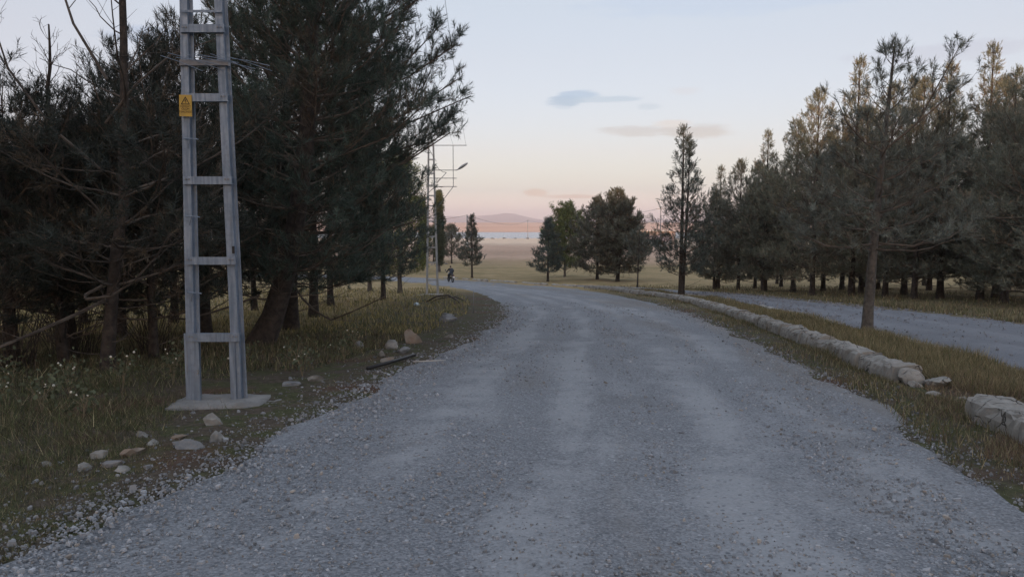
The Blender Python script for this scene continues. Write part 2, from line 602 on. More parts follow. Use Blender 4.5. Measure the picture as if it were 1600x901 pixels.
def mat_road(name, second=False):
    m, n, l, b = newmat(name)
    t = NT(n, l)
    p = t.pos()
    ruv = t.attr("ruv", "Vector")
    sp = n.new("ShaderNodeSeparateXYZ")
    l.new(ruv, sp.inputs[0])
    u, v = sp.outputs[0], sp.outputs[1]         # metres across from the left edge, metres along
    cm = n.new("ShaderNodeCombineXYZ")
    l.new(u, cm.inputs[0])
    l.new(t.math('MULTIPLY', v, .16), cm.inputs[1])
    streak = t.noise(1.25, 5, .6, cm.outputs[0], .4)
    broad = t.noise(.38, 4, .55, cm.outputs[0])
    patch = t.noise(.9, 5, .62, p)
    fine = t.noise(38, 5, .7, p)
    grit = t.voro(75, 'F1', p, 1)
    gs = n.new("ShaderNodeSeparateColor")
    l.new(grit, gs.inputs[0])
    g = gs.outputs[0]
    grav = t.mix(g, (.10, .109, .122), (.275, .288, .312))
    grav = t.mix(t.math('MULTIPLY', t.mr(fine, .35, .7), .5), grav, (.17, .179, .195))
    dust = t.mix(t.mr(fine, .3, .7), (.226, .236, .250), (.290, .300, .316))
    f = t.math('ADD', t.math('MULTIPLY', t.math('SUBTRACT', streak, .5), 1.5), t.math('ADD', t.math('MULTIPLY', t.math('SUBTRACT', broad, .5), .9), t.math('MULTIPLY', t.math('SUBTRACT', patch, .5), .8)))
    # pale wheel tracks
    tr = None
    for c0, w in ((1.45, .55), (2.85, .5), (4.25, .5), (5.35, .4)):
        d = t.math('ABSOLUTE', t.math('SUBTRACT', t.math('ADD', u, t.math('MULTIPLY', t.math('SUBTRACT', broad, .5), .8)), c0))
        k = t.mr(d, 0, w, 1, 0)
        tr = k if tr is None else t.math('MAXIMUM', tr, k)
    brk = t.mr(t.noise(2.2, 6, .7, p), .3, .62)
    f = t.math('ADD', f, t.math('MULTIPLY', t.math('MULTIPLY', tr, brk), .42))
    df = t.mr(f, -.08, .5)
    c = t.mix(t.math('MULTIPLY', df, .8), grav, dust)
    brown = t.math('MULTIPLY', t.mr(t.noise(.8, 5, .65, cm.outputs[0], .6), .58, .78), .32)
    c = t.mix(brown, c, (.215, .19, .165))
    dark = t.math('MULTIPLY', t.mr(t.noise(.65, 5, .65, p), .55, .70), .45)
    c = t.mix(dark, c, (.14, .143, .152))
    sn = n.new("ShaderNodeTexVoronoi")
    sn.inputs["Scale"].default_value = 26
    l.new(p, sn.inputs["Vector"])
    sc2 = n.new("ShaderNodeSeparateColor")
    l.new(sn.outputs[1], sc2.inputs[0])
    peb = t.math('MULTIPLY', t.mr(sn.outputs[0], .42, .30), t.mr(sc2.outputs[0], .55, .6))
    c = t.mix(t.math('MULTIPLY', peb, .8), c, t.mix(sc2.outputs[1], (.085, .092, .105), (.33, .34, .36)))
    dirt = t.math('MULTIPLY', t.mr(t.math('ADD', t.noise(.5, 5, .65, cm.outputs[0], .5), t.math('MULTIPLY', t.mr(u, 3.6, 7.0), .16)), .54, .74), .6)
    c = t.mix(t.math('MULTIPLY', dirt, t.mr(fine, .25, .6)), c, (.165, .145, .125))
    if second:
        c = t.mix(.6, c, (.135, .143, .165))
    l.new(c, b.inputs["Base Color"])
    b.inputs["Roughness"].default_value = .9
    b.inputs["Specular IOR Level"].default_value = .2
    pe = t.voro(48, 'SMOOTH_F1', p)
    pe2 = t.voro(19, 'SMOOTH_F1', p)
    rough = t.math('SUBTRACT', 1.15, df)
    h = t.math('MULTIPLY', t.math('ADD', t.math('MULTIPLY', pe, -.55), t.math('ADD', t.math('MULTIPLY', pe2, -.6), t.math('MULTIPLY', fine, .5))), rough)
    t.bump(h, 1.0, .022, b)
    return m


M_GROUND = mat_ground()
M_ROAD = mat_road("gravel_road")
M_ROAD2 = mat_road("side_road", True)


def mat_gravel():
    m, n, l, b = newmat("gravel_stones")
    t = NT(n, l)
    l.new(t.attr("col"), b.inputs["Base Color"])
    b.inputs["Roughness"].default_value = .88
    return m


M_GRAVEL = mat_gravel()


def mat_lake():
    m, n, l, b = newmat("lake_water")
    t = NT(n, l)
    b.inputs["Base Color"].default_value = (.16, .19, .24, 1)
    b.inputs["Roughness"].default_value = .22
    b.inputs["Specular IOR Level"].default_value = .5
    t.bump(t.noise(.35, 4, .6, t.pos()), .6, .5, b)
    return m


M_LAKE = mat_lake()
M_MOUNT = simple("mountain_slope", (.26, .20, .19), (.34, .26, .24), .004, .95, space='pos')

# ------------------------------------------------------------------ ground, roads, water, mountains
gx = axis(-8, 12, .25, -4500, 4500, 1.10)
gy = axis(2.5, 22, .25, -600, 7400, 1.06)
GX, GY = np.meshgrid(gx, gy)
GZ = zt(GX, GY)


def road_drop(x, y):
    """lowers the ground a little beneath the roads"""
    a = np.interp(y, ROAD_L[:, 1], ROAD_L[:, 0])
    b_ = np.interp(y, ROAD_R[:14, 1], ROAD_R[:14, 0])
    k = np.clip(np.minimum(x - a, b_ - x) / .5, 0, 1) * (y < 66)
    a2 = np.interp(y, R2_N[:, 1], R2_N[:, 0])
    b2 = np.interp(y, R2_F[:, 1], R2_F[:, 0])
    k2 = np.clip(np.minimum(x - a2, b2 - x) / .5, 0, 1) * (y < 66)
    return np.maximum(k, k2) * .07


GZ -= road_drop(GX, GY)
ny, nx = GX.shape
gi = np.arange(nx * ny).reshape(ny, nx)
GF = np.stack([gi[:-1, :-1], gi[:-1, 1:], gi[1:, 1:], gi[1:, :-1]], -1).reshape(-1, 4)
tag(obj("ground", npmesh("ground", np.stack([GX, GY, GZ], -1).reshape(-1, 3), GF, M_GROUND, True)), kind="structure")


def ribbon(name, L, Rr, n, m, mat, power=1.0, lift=.045):
    A, s = resample(L, n, power)
    B, _ = resample(Rr, n, power)
    t = np.linspace(0, 1, m)
    P = A[:, None, :] * (1 - t)[None, :, None] + B[:, None, :] * t[None, :, None]
    wid = np.linalg.norm(B - A, axis=1)
    x, y = P[..., 0], P[..., 1]
    u = t[None, :] * wid[:, None]
    v = np.broadcast_to(s[:, None], u.shape)
    edge = np.minimum(u, wid[:, None] - u)
    e = np.clip((edge - .02 - .26 * (np.sin(v * 1.9 + (t[None, :] > .5) * 2) * .5 + .5) - .16 * (np.sin(v * 5.3 + 1 + u) * .5 + .5) - .12 * (np.sin(v * 11.7 + 3 * u) * .5 + .5)) / .8, 0, 1)
    e = e * e * (3 - 2 * e)
    rut = .014 * (np.sin(u * 2 * math.pi / 1.4 + .5) + .5 * np.sin(v * .8 + u)) + .008 * np.sin(v * 2.3 + u * 1.7) * np.sin(u * 3.1 - v * .7)
    far = np.clip(y / 60, .2, 1.3)
    z = prof(y) - .075 * far + e * (lift * far + .075 * far + rut)
    V = np.stack([x, y, z], -1).reshape(-1, 3)
    gi = np.arange(n * m).reshape(n, m)
    F = np.stack([gi[:-1, :-1], gi[:-1, 1:], gi[1:, 1:], gi[1:, :-1]], -1).reshape(-1, 4)
    tag(obj(name, npmesh(name, V, F, mat, True, uv=np.stack([u, v], -1).reshape(-1, 2))), kind="structure")
    return A, B, s


RA, RB, RS = ribbon("gravel_road", ROAD_L, ROAD_R, 520, 60, M_ROAD, 1.7)
SA, SB, SS = ribbon("side_road", R2_N, R2_F, 200, 34, M_ROAD2, 1.2)

lk = MB()
lk.add([(-1500, 396, -6.86), (1800, 396, -6.86), (1800, 668, -6.86), (-1500, 668, -6.86)], [(0, 1, 2, 3)])
tag(lk.build("lake", M_LAKE), kind="structure")

# mountains: ridge lines with real depth, 6 km away
def mountain(name, y0, depth, pts):
    xs = np.linspace(pts[0][0], pts[-1][0], 160)
    hh = np.interp(xs, [p[0] for p in pts], [p[1] for p in pts])
    V = []
    rows = [(-.5, 0), (-.36, .22), (-.2, .55), (-.08, .85), (0, 1), (.12, .8), (.3, .4), (.5, 0)]
    for k, (dy, hf) in enumerate(rows):
        for i, x in enumerate(xs):
            w = mnoise.noise(Vector((x / 260, dy * 7, 3.1)))
            V.append((x, y0 + dy * depth + w * depth * .05, -6 + (hh[i] + 6) * hf * (1 + .12 * w * (hf < 1)) + (1.5 * mnoise.noise(Vector((x / 60, k, 0))))))
    n = len(xs)
    gi = np.arange(n * len(rows)).reshape(len(rows), n)
    F = np.stack([gi[:-1, :-1], gi[:-1, 1:], gi[1:, 1:], gi[1:, :-1]], -1).reshape(-1, 4)
    return tag(obj(name, npmesh(name, np.array(V), F, M_MOUNT, True)), kind="structure")


mountain("mountain", 6200, 1100, [(-1500, 20), (-900, 42), (-560, 56), (-330, 55), (-150, 68), (-60, 82), (10, 78), (160, 42), (320, 14), (520, 8), (800, 18), (1150, 34), (1600, 22), (2100, 10)])

# ------------------------------------------------------------------ trees
TRI = [0]


def needles(rng, pos, dr, ln, N, nl, nw, col):
    """bottle-brush shoots: N narrow needle triangles round each shoot axis"""
    m = len(pos)
    ref = np.where((np.abs(dr[:, 2]) > .8)[:, None], np.array([[1., 0, 0]]), np.array([[0, 0, 1.]]))
    U = nrm(np.cross(dr, ref))
    W = np.cross(dr, U)
    s = (np.arange(N) + .5) / N
    az = np.arange(N) * 2.39996
    az = az[None, :] + rng.uniform(0, 6.28, (m, 1)) + rng.normal(0, .3, (m, N))
    ang = np.radians(68 - 42 * s)[None, :] + rng.normal(0, .15, (m, N))
    rad = np.cos(az)[..., None] * U[:, None, :] + np.sin(az)[..., None] * W[:, None, :]
    tan = -np.sin(az)[..., None] * U[:, None, :] + np.cos(az)[..., None] * W[:, None, :]
    d = np.cos(ang)[..., None] * dr[:, None, :] + np.sin(ang)[..., None] * rad
    L = nl * rng.uniform(.75, 1.2, (m, N))
    base = pos[:, None, :] + dr[:, None, :] * (s[None, :] * ln[:, None])[..., None]
    tip = base + d * L[..., None]
    h = tan * (nw / 2)
    V = np.stack([base - h, base + h, tip], 2).reshape(-1, 3)
    c = np.repeat((col[:, None, :] * rng.uniform(.8, 1.2, (m, N, 1))).reshape(-1, 3), 3, axis=0)
    F = np.arange(len(V)).reshape(-1, 3)
    return V, F, c


def leaves(rng, pos, dr, ln, N, ls, col):
    m = len(pos)
    base = pos[:, None, :] + dr[:, None, :] * (rng.uniform(0, 1, (m, N)) * ln[:, None])[..., None] + rng.normal(0, .09, (m, N, 3))
    a = nrm(rng.normal(0, 1, (m, N, 3)) + np.array([0, 0, -.2]))
    b = nrm(np.cross(a, rng.normal(0, 1, (m, N, 3))))
    L = ls * rng.uniform(.7, 1.3, (m, N, 1))
    V = np.stack([base, base + a * L * .5 + b * L * .33, base + a * L, base + a * L * .5 - b * L * .33], 2).reshape(-1, 3)
    c = np.repeat((col[:, None, :] * rng.uniform(.75, 1.3, (m, N, 1))).reshape(-1, 3), 4, axis=0)
    return V, np.arange(len(V)).reshape(-1, 4), c


def crown_profile(kind, t):
    if kind == 'cone':
        return np.clip(1.04 - t, .06, 1) ** .9 * np.clip(.7 + t * 2.2, 0, 1)
    if kind == 'broad':
        return np.clip(.72 + 1.3 * t, 0, 1) * np.clip((1.03 - t) / .62, .07, 1) ** .85
    if kind == 'column':
        return np.clip(.55 + 3 * t, 0, 1) * np.clip((1.02 - t) / .35, .1, 1) ** .6
    if kind == 'round':
        return np.sqrt(np.clip(1 - ((t - .45) / .6) ** 2, .03, 1))
    return np.ones_like(t)


def make_tree(seed, H, cb, Rad, r0, prof_k='broad', whorl=.42, nb=(4, 6), low_el=4, top_el=58, upturn=26, sec=6.5, ter=3,
              shoot_step=.13, N=14, nl=.085, nw=.008, sl=.15, lean=(0, 0), bend=.12, dead_low=.5, twin=None, extra=(), leafy=None,
              green=(.045, .060, .044), brown=(.105, .068, .042), brownf=.16, dead=False, spread=1.0, bark=None, deadtop=0, thin=1.0, asym=0, kick=0, dead_extra=()):
    rng = np.random.default_rng(seed)
    # trunk(s)
    kt = 18
    tt = np.linspace(0, 1, kt)
    stems = []
    offs = [(0, 0, H, r0)] + ([twin] if twin else [])
    for (ox, oy, hh, rr) in offs:
        wob = np.cumsum(rng.normal(0, bend * .05 * hh / kt * 3, (kt, 2)), axis=0)
        wob -= wob[0]
        P = np.stack([ox * np.clip(tt * 1.0 + .25, 0, 1) + lean[0] * hh * tt ** 1.15 + kick * (1 - np.exp(-hh * tt / 2.0)) + wob[:, 0], oy * np.clip(tt + .25, 0, 1) + lean[1] * hh * tt ** 1.15 + wob[:, 1], hh * tt - .15], 1)
        rad = rr * (1 - tt) ** .85 * (1 + .45 * np.exp(-tt * 26)) + .012
        stems.append((P, rad, hh))
    TP = np.stack([s[0] for s in stems])
    TR = np.stack([s[1] for s in stems])
    TV, TF = tubes(TP, TR, 10)
    # primary branches
    st, hs, az, L, el, alive = [], [], [], [], [], []
    for si, (P, rad, hh) in enumerate(stems):
        h = max(.35, cb * hh * (1 - dead_low))
        a0 = rng.uniform(0, 6.28)
        while h < hh - .12:
            t = (h / hh - cb) / (1 - cb)
            liv = t >= 0 and (not dead) and not (deadtop and h / hh > 1 - deadtop)
            n = int(rng.integers(nb[0], nb[1] + 1)) if liv or dead else int(rng.integers(1, 4))
            a0 += rng.uniform(.5, 1.4)
            for i in range(n):
                tj = min(max(t, 0), 1)
                l = Rad * float(crown_profile(prof_k, np.array(tj))) * rng.uniform(.62, 1.18)
                if not liv and not dead:
                    l *= rng.uniform(.3, .75) if t < 0 else rng.uniform(.35, .9)
                    if t > 0:
                        pass
                if l < .12:
                    l = .12
                st.append(si)
                hs.append((h + rng.normal(0, .05)) / hh)
                az.append(a0 + i * 2 * math.pi / n + rng.normal(0, .22))
                L.append(l)
                el.append(low_el + (top_el - low_el) * tj ** 1.25 + rng.normal(0, 7))
                alive.append(liv)
            h += whorl * rng.uniform(.75, 1.25) * (1 - .05 * max(t, 0)) * (1.0 if liv or dead else 1.3)
    st = np.array(st)
    hs = np.clip(np.array(hs), .02, .985)
    az, L, el, alive = map(np.array, (az, L, el, alive))
    L = L * (1 + asym * np.cos(az))
    S, _ = at_poly(TP, st, hs)
    kb = 7
    e = np.radians(el)[:, None] + np.radians(upturn) * (np.linspace(0, 1, kb - 1) ** 1.4)[None, :] * np.where(alive, 1, .4)[:, None] + rng.normal(0, .09, (len(L), kb - 1))
    a = az[:, None] + np.cumsum(rng.normal(0, .09, (len(L), kb - 1)), axis=1)
    step = (L / (kb - 1))[:, None]
    d = np.stack([np.cos(e) * np.cos(a), np.cos(e) * np.sin(a), np.sin(e)], -1) * step[..., None]
    BP = np.concatenate([S[:, None, :], S[:, None, :] + np.cumsum(d, axis=1)], axis=1)
    ex2 = []
    for pts in extra:                      # each long bough carries a fork
        Q = np.array(pts, float)
        ex2 += [Q, Q[1:] + np.linspace(0, 1, len(Q) - 1)[:, None] * rng.normal(0, .32, (1, 3))]
    for Q in ex2:                          # long boughs that the photograph shows singly
        q = np.linspace(0, len(Q) - 1, kb)
        BP = np.concatenate([BP, np.stack([np.interp(q, np.arange(len(Q)), Q[:, i]) for i in range(3)], 1)[None]])
        L = np.append(L, np.linalg.norm(np.diff(Q, axis=0), axis=1).sum())
        alive = np.append(alive, True)
        hs = np.append(hs, .3)
    for pts in dead_extra:
        Q = np.array(pts, float)
        q = np.linspace(0, len(Q) - 1, kb)
        BP = np.concatenate([BP, np.stack([np.interp(q, np.arange(len(Q)), Q[:, i]) for i in range(3)], 1)[None]])
        L = np.append(L, np.linalg.norm(np.diff(Q, axis=0), axis=1).sum())
        alive = np.append(alive, False)
        hs = np.append(hs, .2)
    br = np.minimum(.0085 * L + .004, r0 * .42)[:, None] * np.linspace(1, .3, kb)[None, :] * thin
    WV, WF = [], []

    def addw(V, F):
        b = sum(len(x) for x in WV)
        WV.append(V)
        WF.append(F + b)
    addw(*tubes(BP, br, 5))
    # secondary branches
    cnt = np.maximum((L * sec * np.where(alive, 1, .55)).astype(int), 2)
    pi = np.repeat(np.arange(len(L)), cnt)
    t0 = rng.uniform(np.where(alive[pi], .22, .3), 1.0)
    s0, tg = at_poly(BP, pi, t0)
    up = np.array([[0, 0, 1.]])
    side = nrm(np.cross(tg, up) + 1e-6)
    sg = rng.choice([-1, 1], len(pi))[:, None]
    an = np.radians(rng.normal(48, 12, len(pi)))[:, None]
    vert = rng.normal(.18, .28, (len(pi), 1))
    sd = nrm(tg * np.cos(an) + side * sg * np.sin(an) + up * vert)
    slen = (.34 * L[pi] * (1 - t0) + .17 + .05 * L[pi]) * rng.uniform(.55, 1.25, len(pi)) * spread
    k2 = 4 if N > 11 or dead or deadtop else 3
    w = np.linspace(0, 1, k2)[None, :, None]
    SP = s0[:, None, :] + sd[:, None, :] * slen[:, None, None] * w + up[None] * (slen[:, None, None] * .22 * w ** 2) + rng.normal(0, .02, (len(pi), k2, 3)) * w * (slen[:, None, None] + .2)
    sr = np.minimum(.0055 * slen + .0025, .012)[:, None] * np.linspace(1, .4, k2)[None, :] * thin
    addw(*tubes(SP, sr, 3))
    # tertiary twigs
    ti = np.repeat(np.arange(len(pi)), ter)
    t1 = rng.uniform(.5, 1, len(ti))
    s1, tg1 = at_poly(SP, ti, t1)
    td = nrm(tg1 + rng.normal(0, .55, (len(ti), 3)) + up * .25)
    tl = (.10 + .30 * slen[ti] * (1 - .5 * t1)) * rng.uniform(.6, 1.2, len(ti))
    TPt = s1[:, None, :] + td[:, None, :] * tl[:, None, None] * np.linspace(0, 1, 3 if dead or deadtop else 2)[None, :, None]
    if dead or deadtop:
        TPt[:, 1:] += rng.normal(0, .02, TPt[:, 1:].shape)
    al3 = alive[pi][ti]
    keep = al3 | (rng.uniform(0, 1, len(ti)) < (.8 if dead else .3))
    if N < 12 and not dead and not deadtop:
        keep &= rng.uniform(0, 1, len(ti)) < .25
    addw(*tubes(TPt[keep], (np.full((len(ti), TPt.shape[1]), .0028) * np.linspace(1.2, .6, TPt.shape[1])[None] * thin)[keep], 3))
    # shoots
    pos, drs, inner = [], [], []
    al2 = alive[pi]
    n2 = np.maximum((slen * .75 / shoot_step).astype(int), 1)
    n2[~al2] = 0
    qi = np.repeat(np.arange(len(pi)), n2)
    q, qd = at_poly(SP, qi, rng.uniform(.5, 1, len(qi)))
    pos.append(q)
    drs.append(nrm(qd + rng.normal(0, .5, qd.shape) + up * .25))
    inner.append(1 - t0[qi])
    n3 = np.maximum((tl / shoot_step).astype(int), 1)
    n3[~al3] = 0
    ri = np.repeat(np.arange(len(ti)), n3)
    q, qd = at_poly(TPt, ri, rng.uniform(.2, 1, len(ri)))
    pos.append(q)
    drs.append(nrm(qd + rng.normal(0, .3, qd.shape) + up * .2))
    inner.append(1 - t0[ti[ri]])
    ai = np.where(alive)[0]
    ai2 = np.repeat(ai, 2)
    q, qd = at_poly(BP, ai2, rng.uniform(.9, 1, len(ai2)))
    pos.append(q)
    drs.append(nrm(qd + rng.normal(0, .2, qd.shape)))
    inner.append(np.zeros(len(ai2)))
    if not dead and not deadtop:            # leader candles
        for P, rad, hh in stems:
            for c in range(6):
                pos.append(P[-1][None] - np.array([[0, 0, .05 * c]]))
                drs.append(nrm(np.array([[rng.normal(0, .25), rng.normal(0, .25), 1.]])))
                inner.append(np.zeros(1))
    pos, drs, inner = np.concatenate(pos), np.concatenate(drs), np.concatenate(inner)
    CV = CF = CC = None
    if len(pos) and not dead:
        g, b_ = np.array(green), np.array(brown)
        clump = np.sin(pos[:, 0] * 2.1 + seed) * np.sin(pos[:, 1] * 2.4 + 1) * np.sin(pos[:, 2] * 1.9 + 2)
        pb = np.clip(brownf * (.25 + 1.1 * inner + 2.6 * clump), 0, .9)
        fb = np.where(rng.uniform(0, 1, len(pos)) < pb, rng.uniform(.4, 1, len(pos)), rng.uniform(0, .12, len(pos)))[:, None]
        col = (g[None] * (1 - fb) + b_[None] * fb) * np.exp(rng.normal(0, .22, (len(pos), 1)))
        if leafy:
            CV, CF, CC = leaves(rng, pos, drs, np.full(len(pos), sl), leafy[0], leafy[1], col)
        else:
            CV, CF, CC = needles(rng, pos, drs, sl * rng.uniform(.75, 1.25, len(pos)), N, nl, nw, col)
    parts = {}
    parts["trunk"] = npmesh("trunk", TV, TF, bark or M_BARK, True)
    parts["branches"] = npmesh("branches", np.concatenate(WV), np.concatenate(WF), M_DEAD if dead or deadtop else M_TWIG, False)
    if CV is not None:
        parts["crown"] = npmesh("crown", CV, CF, M_LEAF if leafy else M_NEEDLE, False, col=CC)
    nt = 2 * len(TF) + 2 * sum(len(f) for f in WF) + (len(CF) * (2 if leafy else 1) if CF is not None else 0)
    TRI[0] += nt
    return parts


def plant(parts, x, y, label, name="pine_tree", cat="tree", group=None, rz=0, s=1.0, sz=None, z=None):
    o = thing(name, label, cat, (x, y, (float(zt(x, y)) - .02) if z is None else z), rz, group)
    o.scale = (s, s, sz or s)
    for k, me in parts.items():
        obj(k, me, o)
    return o


NEARK = dict(N=15, nl=.125, nw=.014, sl=.17, shoot_step=.125)
MIDK = dict(N=11, nl=.125, nw=.028, sl=.24, shoot_step=.16, ter=3)
FARK = dict(N=10, nl=.16, nw=.052, sl=.32, shoot_step=.24, ter=3, sec=6.2)

GL = "left pine wood"
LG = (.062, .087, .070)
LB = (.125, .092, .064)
# tall pines beside the road on the left
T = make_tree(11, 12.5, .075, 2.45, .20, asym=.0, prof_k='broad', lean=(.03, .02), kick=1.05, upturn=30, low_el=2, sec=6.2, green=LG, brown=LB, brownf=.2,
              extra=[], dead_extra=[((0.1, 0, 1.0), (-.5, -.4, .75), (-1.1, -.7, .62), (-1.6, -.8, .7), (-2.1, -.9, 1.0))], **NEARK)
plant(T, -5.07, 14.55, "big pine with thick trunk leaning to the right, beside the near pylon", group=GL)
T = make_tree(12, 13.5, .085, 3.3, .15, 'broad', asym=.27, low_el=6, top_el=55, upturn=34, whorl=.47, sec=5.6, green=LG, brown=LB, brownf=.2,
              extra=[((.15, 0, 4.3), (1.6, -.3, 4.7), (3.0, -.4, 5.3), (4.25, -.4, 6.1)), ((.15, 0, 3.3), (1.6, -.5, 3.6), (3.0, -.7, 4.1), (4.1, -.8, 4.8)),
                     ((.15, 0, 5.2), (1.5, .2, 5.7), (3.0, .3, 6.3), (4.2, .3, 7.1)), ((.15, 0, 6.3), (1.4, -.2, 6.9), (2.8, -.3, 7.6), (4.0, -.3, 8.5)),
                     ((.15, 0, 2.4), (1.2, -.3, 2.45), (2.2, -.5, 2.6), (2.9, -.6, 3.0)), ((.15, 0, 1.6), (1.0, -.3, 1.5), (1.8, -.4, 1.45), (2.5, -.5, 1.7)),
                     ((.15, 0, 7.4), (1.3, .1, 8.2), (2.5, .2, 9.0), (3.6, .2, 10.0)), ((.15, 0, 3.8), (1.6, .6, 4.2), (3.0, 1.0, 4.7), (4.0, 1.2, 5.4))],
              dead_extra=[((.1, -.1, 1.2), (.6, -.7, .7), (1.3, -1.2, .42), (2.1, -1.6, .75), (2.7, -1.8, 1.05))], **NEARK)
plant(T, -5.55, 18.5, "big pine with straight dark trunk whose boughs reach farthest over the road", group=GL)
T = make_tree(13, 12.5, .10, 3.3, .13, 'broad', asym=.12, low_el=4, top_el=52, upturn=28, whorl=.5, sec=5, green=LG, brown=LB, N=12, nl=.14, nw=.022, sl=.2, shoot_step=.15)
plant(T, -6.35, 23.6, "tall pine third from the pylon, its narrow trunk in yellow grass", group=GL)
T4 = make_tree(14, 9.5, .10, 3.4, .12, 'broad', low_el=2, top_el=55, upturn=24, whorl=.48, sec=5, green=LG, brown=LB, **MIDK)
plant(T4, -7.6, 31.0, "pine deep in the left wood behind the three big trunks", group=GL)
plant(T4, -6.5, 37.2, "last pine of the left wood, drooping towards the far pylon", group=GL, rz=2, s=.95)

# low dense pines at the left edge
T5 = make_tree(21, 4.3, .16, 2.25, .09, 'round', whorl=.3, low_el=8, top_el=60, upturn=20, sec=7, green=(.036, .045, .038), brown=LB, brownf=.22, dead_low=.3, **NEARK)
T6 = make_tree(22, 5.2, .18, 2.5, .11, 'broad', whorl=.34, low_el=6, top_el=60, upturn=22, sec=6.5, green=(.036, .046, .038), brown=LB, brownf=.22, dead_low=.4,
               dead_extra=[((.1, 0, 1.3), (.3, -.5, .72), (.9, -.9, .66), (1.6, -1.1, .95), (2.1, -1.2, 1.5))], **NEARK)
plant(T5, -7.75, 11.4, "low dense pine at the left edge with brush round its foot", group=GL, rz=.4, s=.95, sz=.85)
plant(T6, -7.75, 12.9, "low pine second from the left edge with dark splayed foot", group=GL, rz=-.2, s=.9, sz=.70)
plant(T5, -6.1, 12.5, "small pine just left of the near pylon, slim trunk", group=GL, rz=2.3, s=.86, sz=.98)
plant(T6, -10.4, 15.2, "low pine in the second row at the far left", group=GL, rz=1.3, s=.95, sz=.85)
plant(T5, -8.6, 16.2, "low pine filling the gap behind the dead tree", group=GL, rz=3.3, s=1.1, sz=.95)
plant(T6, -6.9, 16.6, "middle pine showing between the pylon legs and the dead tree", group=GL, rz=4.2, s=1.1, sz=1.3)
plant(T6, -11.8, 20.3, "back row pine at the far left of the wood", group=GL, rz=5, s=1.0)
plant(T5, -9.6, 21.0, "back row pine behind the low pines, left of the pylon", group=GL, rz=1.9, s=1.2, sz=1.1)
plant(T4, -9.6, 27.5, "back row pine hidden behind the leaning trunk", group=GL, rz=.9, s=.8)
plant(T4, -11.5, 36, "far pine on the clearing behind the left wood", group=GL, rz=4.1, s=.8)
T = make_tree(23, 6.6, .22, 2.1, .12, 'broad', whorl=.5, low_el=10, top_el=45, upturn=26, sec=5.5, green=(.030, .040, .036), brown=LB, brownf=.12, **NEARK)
plant(T, -8.75, 9.2, "dark pine leaning in at the left picture edge, sky between its boughs", group=GL, rz=1.1)
# the bare tree
T = make_tree(31, 8.4, .14, 2.3, .082, 'broad', whorl=.33, nb=(3, 5), low_el=10, top_el=60, upturn=24, sec=5.5, ter=4, lean=(.062, .01), bend=.6, deadtop=.66, thin=.95,
              green=(.036, .045, .038), brown=LB, brownf=.3,
              dead_extra=[((0, 0, 1.05), (-.35, -.55, .8), (-1.1, -.95, .45), (-1.9, -1.0, .35), (-2.6, -1.1, .38)), ((.05, 0, 1.3), (-.2, -.4, 1.1), (.55, -.8, 1.2), (1.1, -.9, 1.55), (1.5, -1.0, 2.1)),
                          ((.1, 0, 2.9), (-.5, -.2, 3.5), (-1.0, -.3, 4.3), (-1.25, -.3, 5.2)), ((.15, 0, 3.6), (.7, -.2, 4.1), (1.2, -.2, 4.5), (1.9, -.3, 4.7)),
                          ((.2, 0, 4.2), (-.3, .1, 5.0), (-.55, .2, 5.7), (-1.2, .1, 6.4))], **NEARK)
plant(T, -5.94, 10.75, "dead bare tree with grey leafless crown left of the pylon", "dead_tree", group=None)
T = make_tree(32, 5.4, .2, 1.5, .07, 'cone', whorl=.34, nb=(2, 4), low_el=25, top_el=65, upturn=18, sec=4, ter=2, bend=.4, dead=True, thin=1.1)
plant(T, -7.1, 11.6, "thin dead sapling with twiggy top at the upper left", "dead_sapling")

# broadleaf trees and poplar behind the wood
BL = dict(leafy=(7, .085), sl=.22, shoot_step=.16, upturn=14, sec=6, ter=3, bark=M_BARKG, brownf=.25)
T = make_tree(41, 8.0, .12, 2.6, .14, 'round', whorl=.42, low_el=20, top_el=70, green=(.16, .18, .065), brown=(.20, .18, .06), **BL)
plant(T, -7.2, 47.5, "yellow green broadleaf tree behind the far pylon", "broadleaf_tree")
plant(T, -10.0, 52.0, "broadleaf tree half hidden behind the left wood", "broadleaf_tree", rz=2, s=1.05)
T = make_tree(42, 11.2, .06, 1.35, .16, 'column', whorl=.35, low_el=55, top_el=80, leafy=(7, .16), sl=.3, shoot_step=.25, upturn=10, sec=8, ter=2, bark=M_BARKG, brownf=.15, green=(.062, .078, .045), brown=(.08, .08, .035))
plant(T, -10.2, 104, "tall narrow poplar standing beyond the far pylon", "poplar_tree")
plant(T, -12.8, 107, "poplar partly hidden behind the narrow one", "poplar_tree", rz=1.5, s=.9)

# pines in the meadow ahead
T = make_tree(51, 7.3, .2, 1.75, .12, 'cone', whorl=.42, low_el=8, top_el=62, upturn=20, green=(.115, .13, .105), brownf=.2, **FARK)
plant(T, -4.75, 88, "single small pine with bare foot right of the motorcyclist")
T = make_tree(52, 6.6, .13, 3.4, .13, 'broad', whorl=.5, low_el=10, top_el=65, upturn=16, green=(.13, .14, .105), brownf=.25, **FARK)
plant(T, -10.9, 134, "bushy pine in the meadow behind the motorcyclist", rz=.5)
plant(T, -14.6, 138, "second bushy pine left of the pale pole in the meadow", rz=2.5, s=.95)
T = make_tree(53, 6.6, .15, 2.4, .12, 'cone', whorl=.42, low_el=4, top_el=60, upturn=20, green=(.085, .112, .096), brownf=.08, **FARK)
plant(T, 3.85, 79.6, "small dark conical pine leftmost of the roadside clump", group="roadside clump")
T = make_tree(54, 7.0, .10, 3.6, .13, 'round', whorl=.45, low_el=25, top_el=70, leafy=(7, .14), sl=.25, shoot_step=.2, upturn=12, sec=6, ter=3, bark=M_BARKG, brownf=.35, green=(.15, .18, .07), brown=(.13, .13, .045))
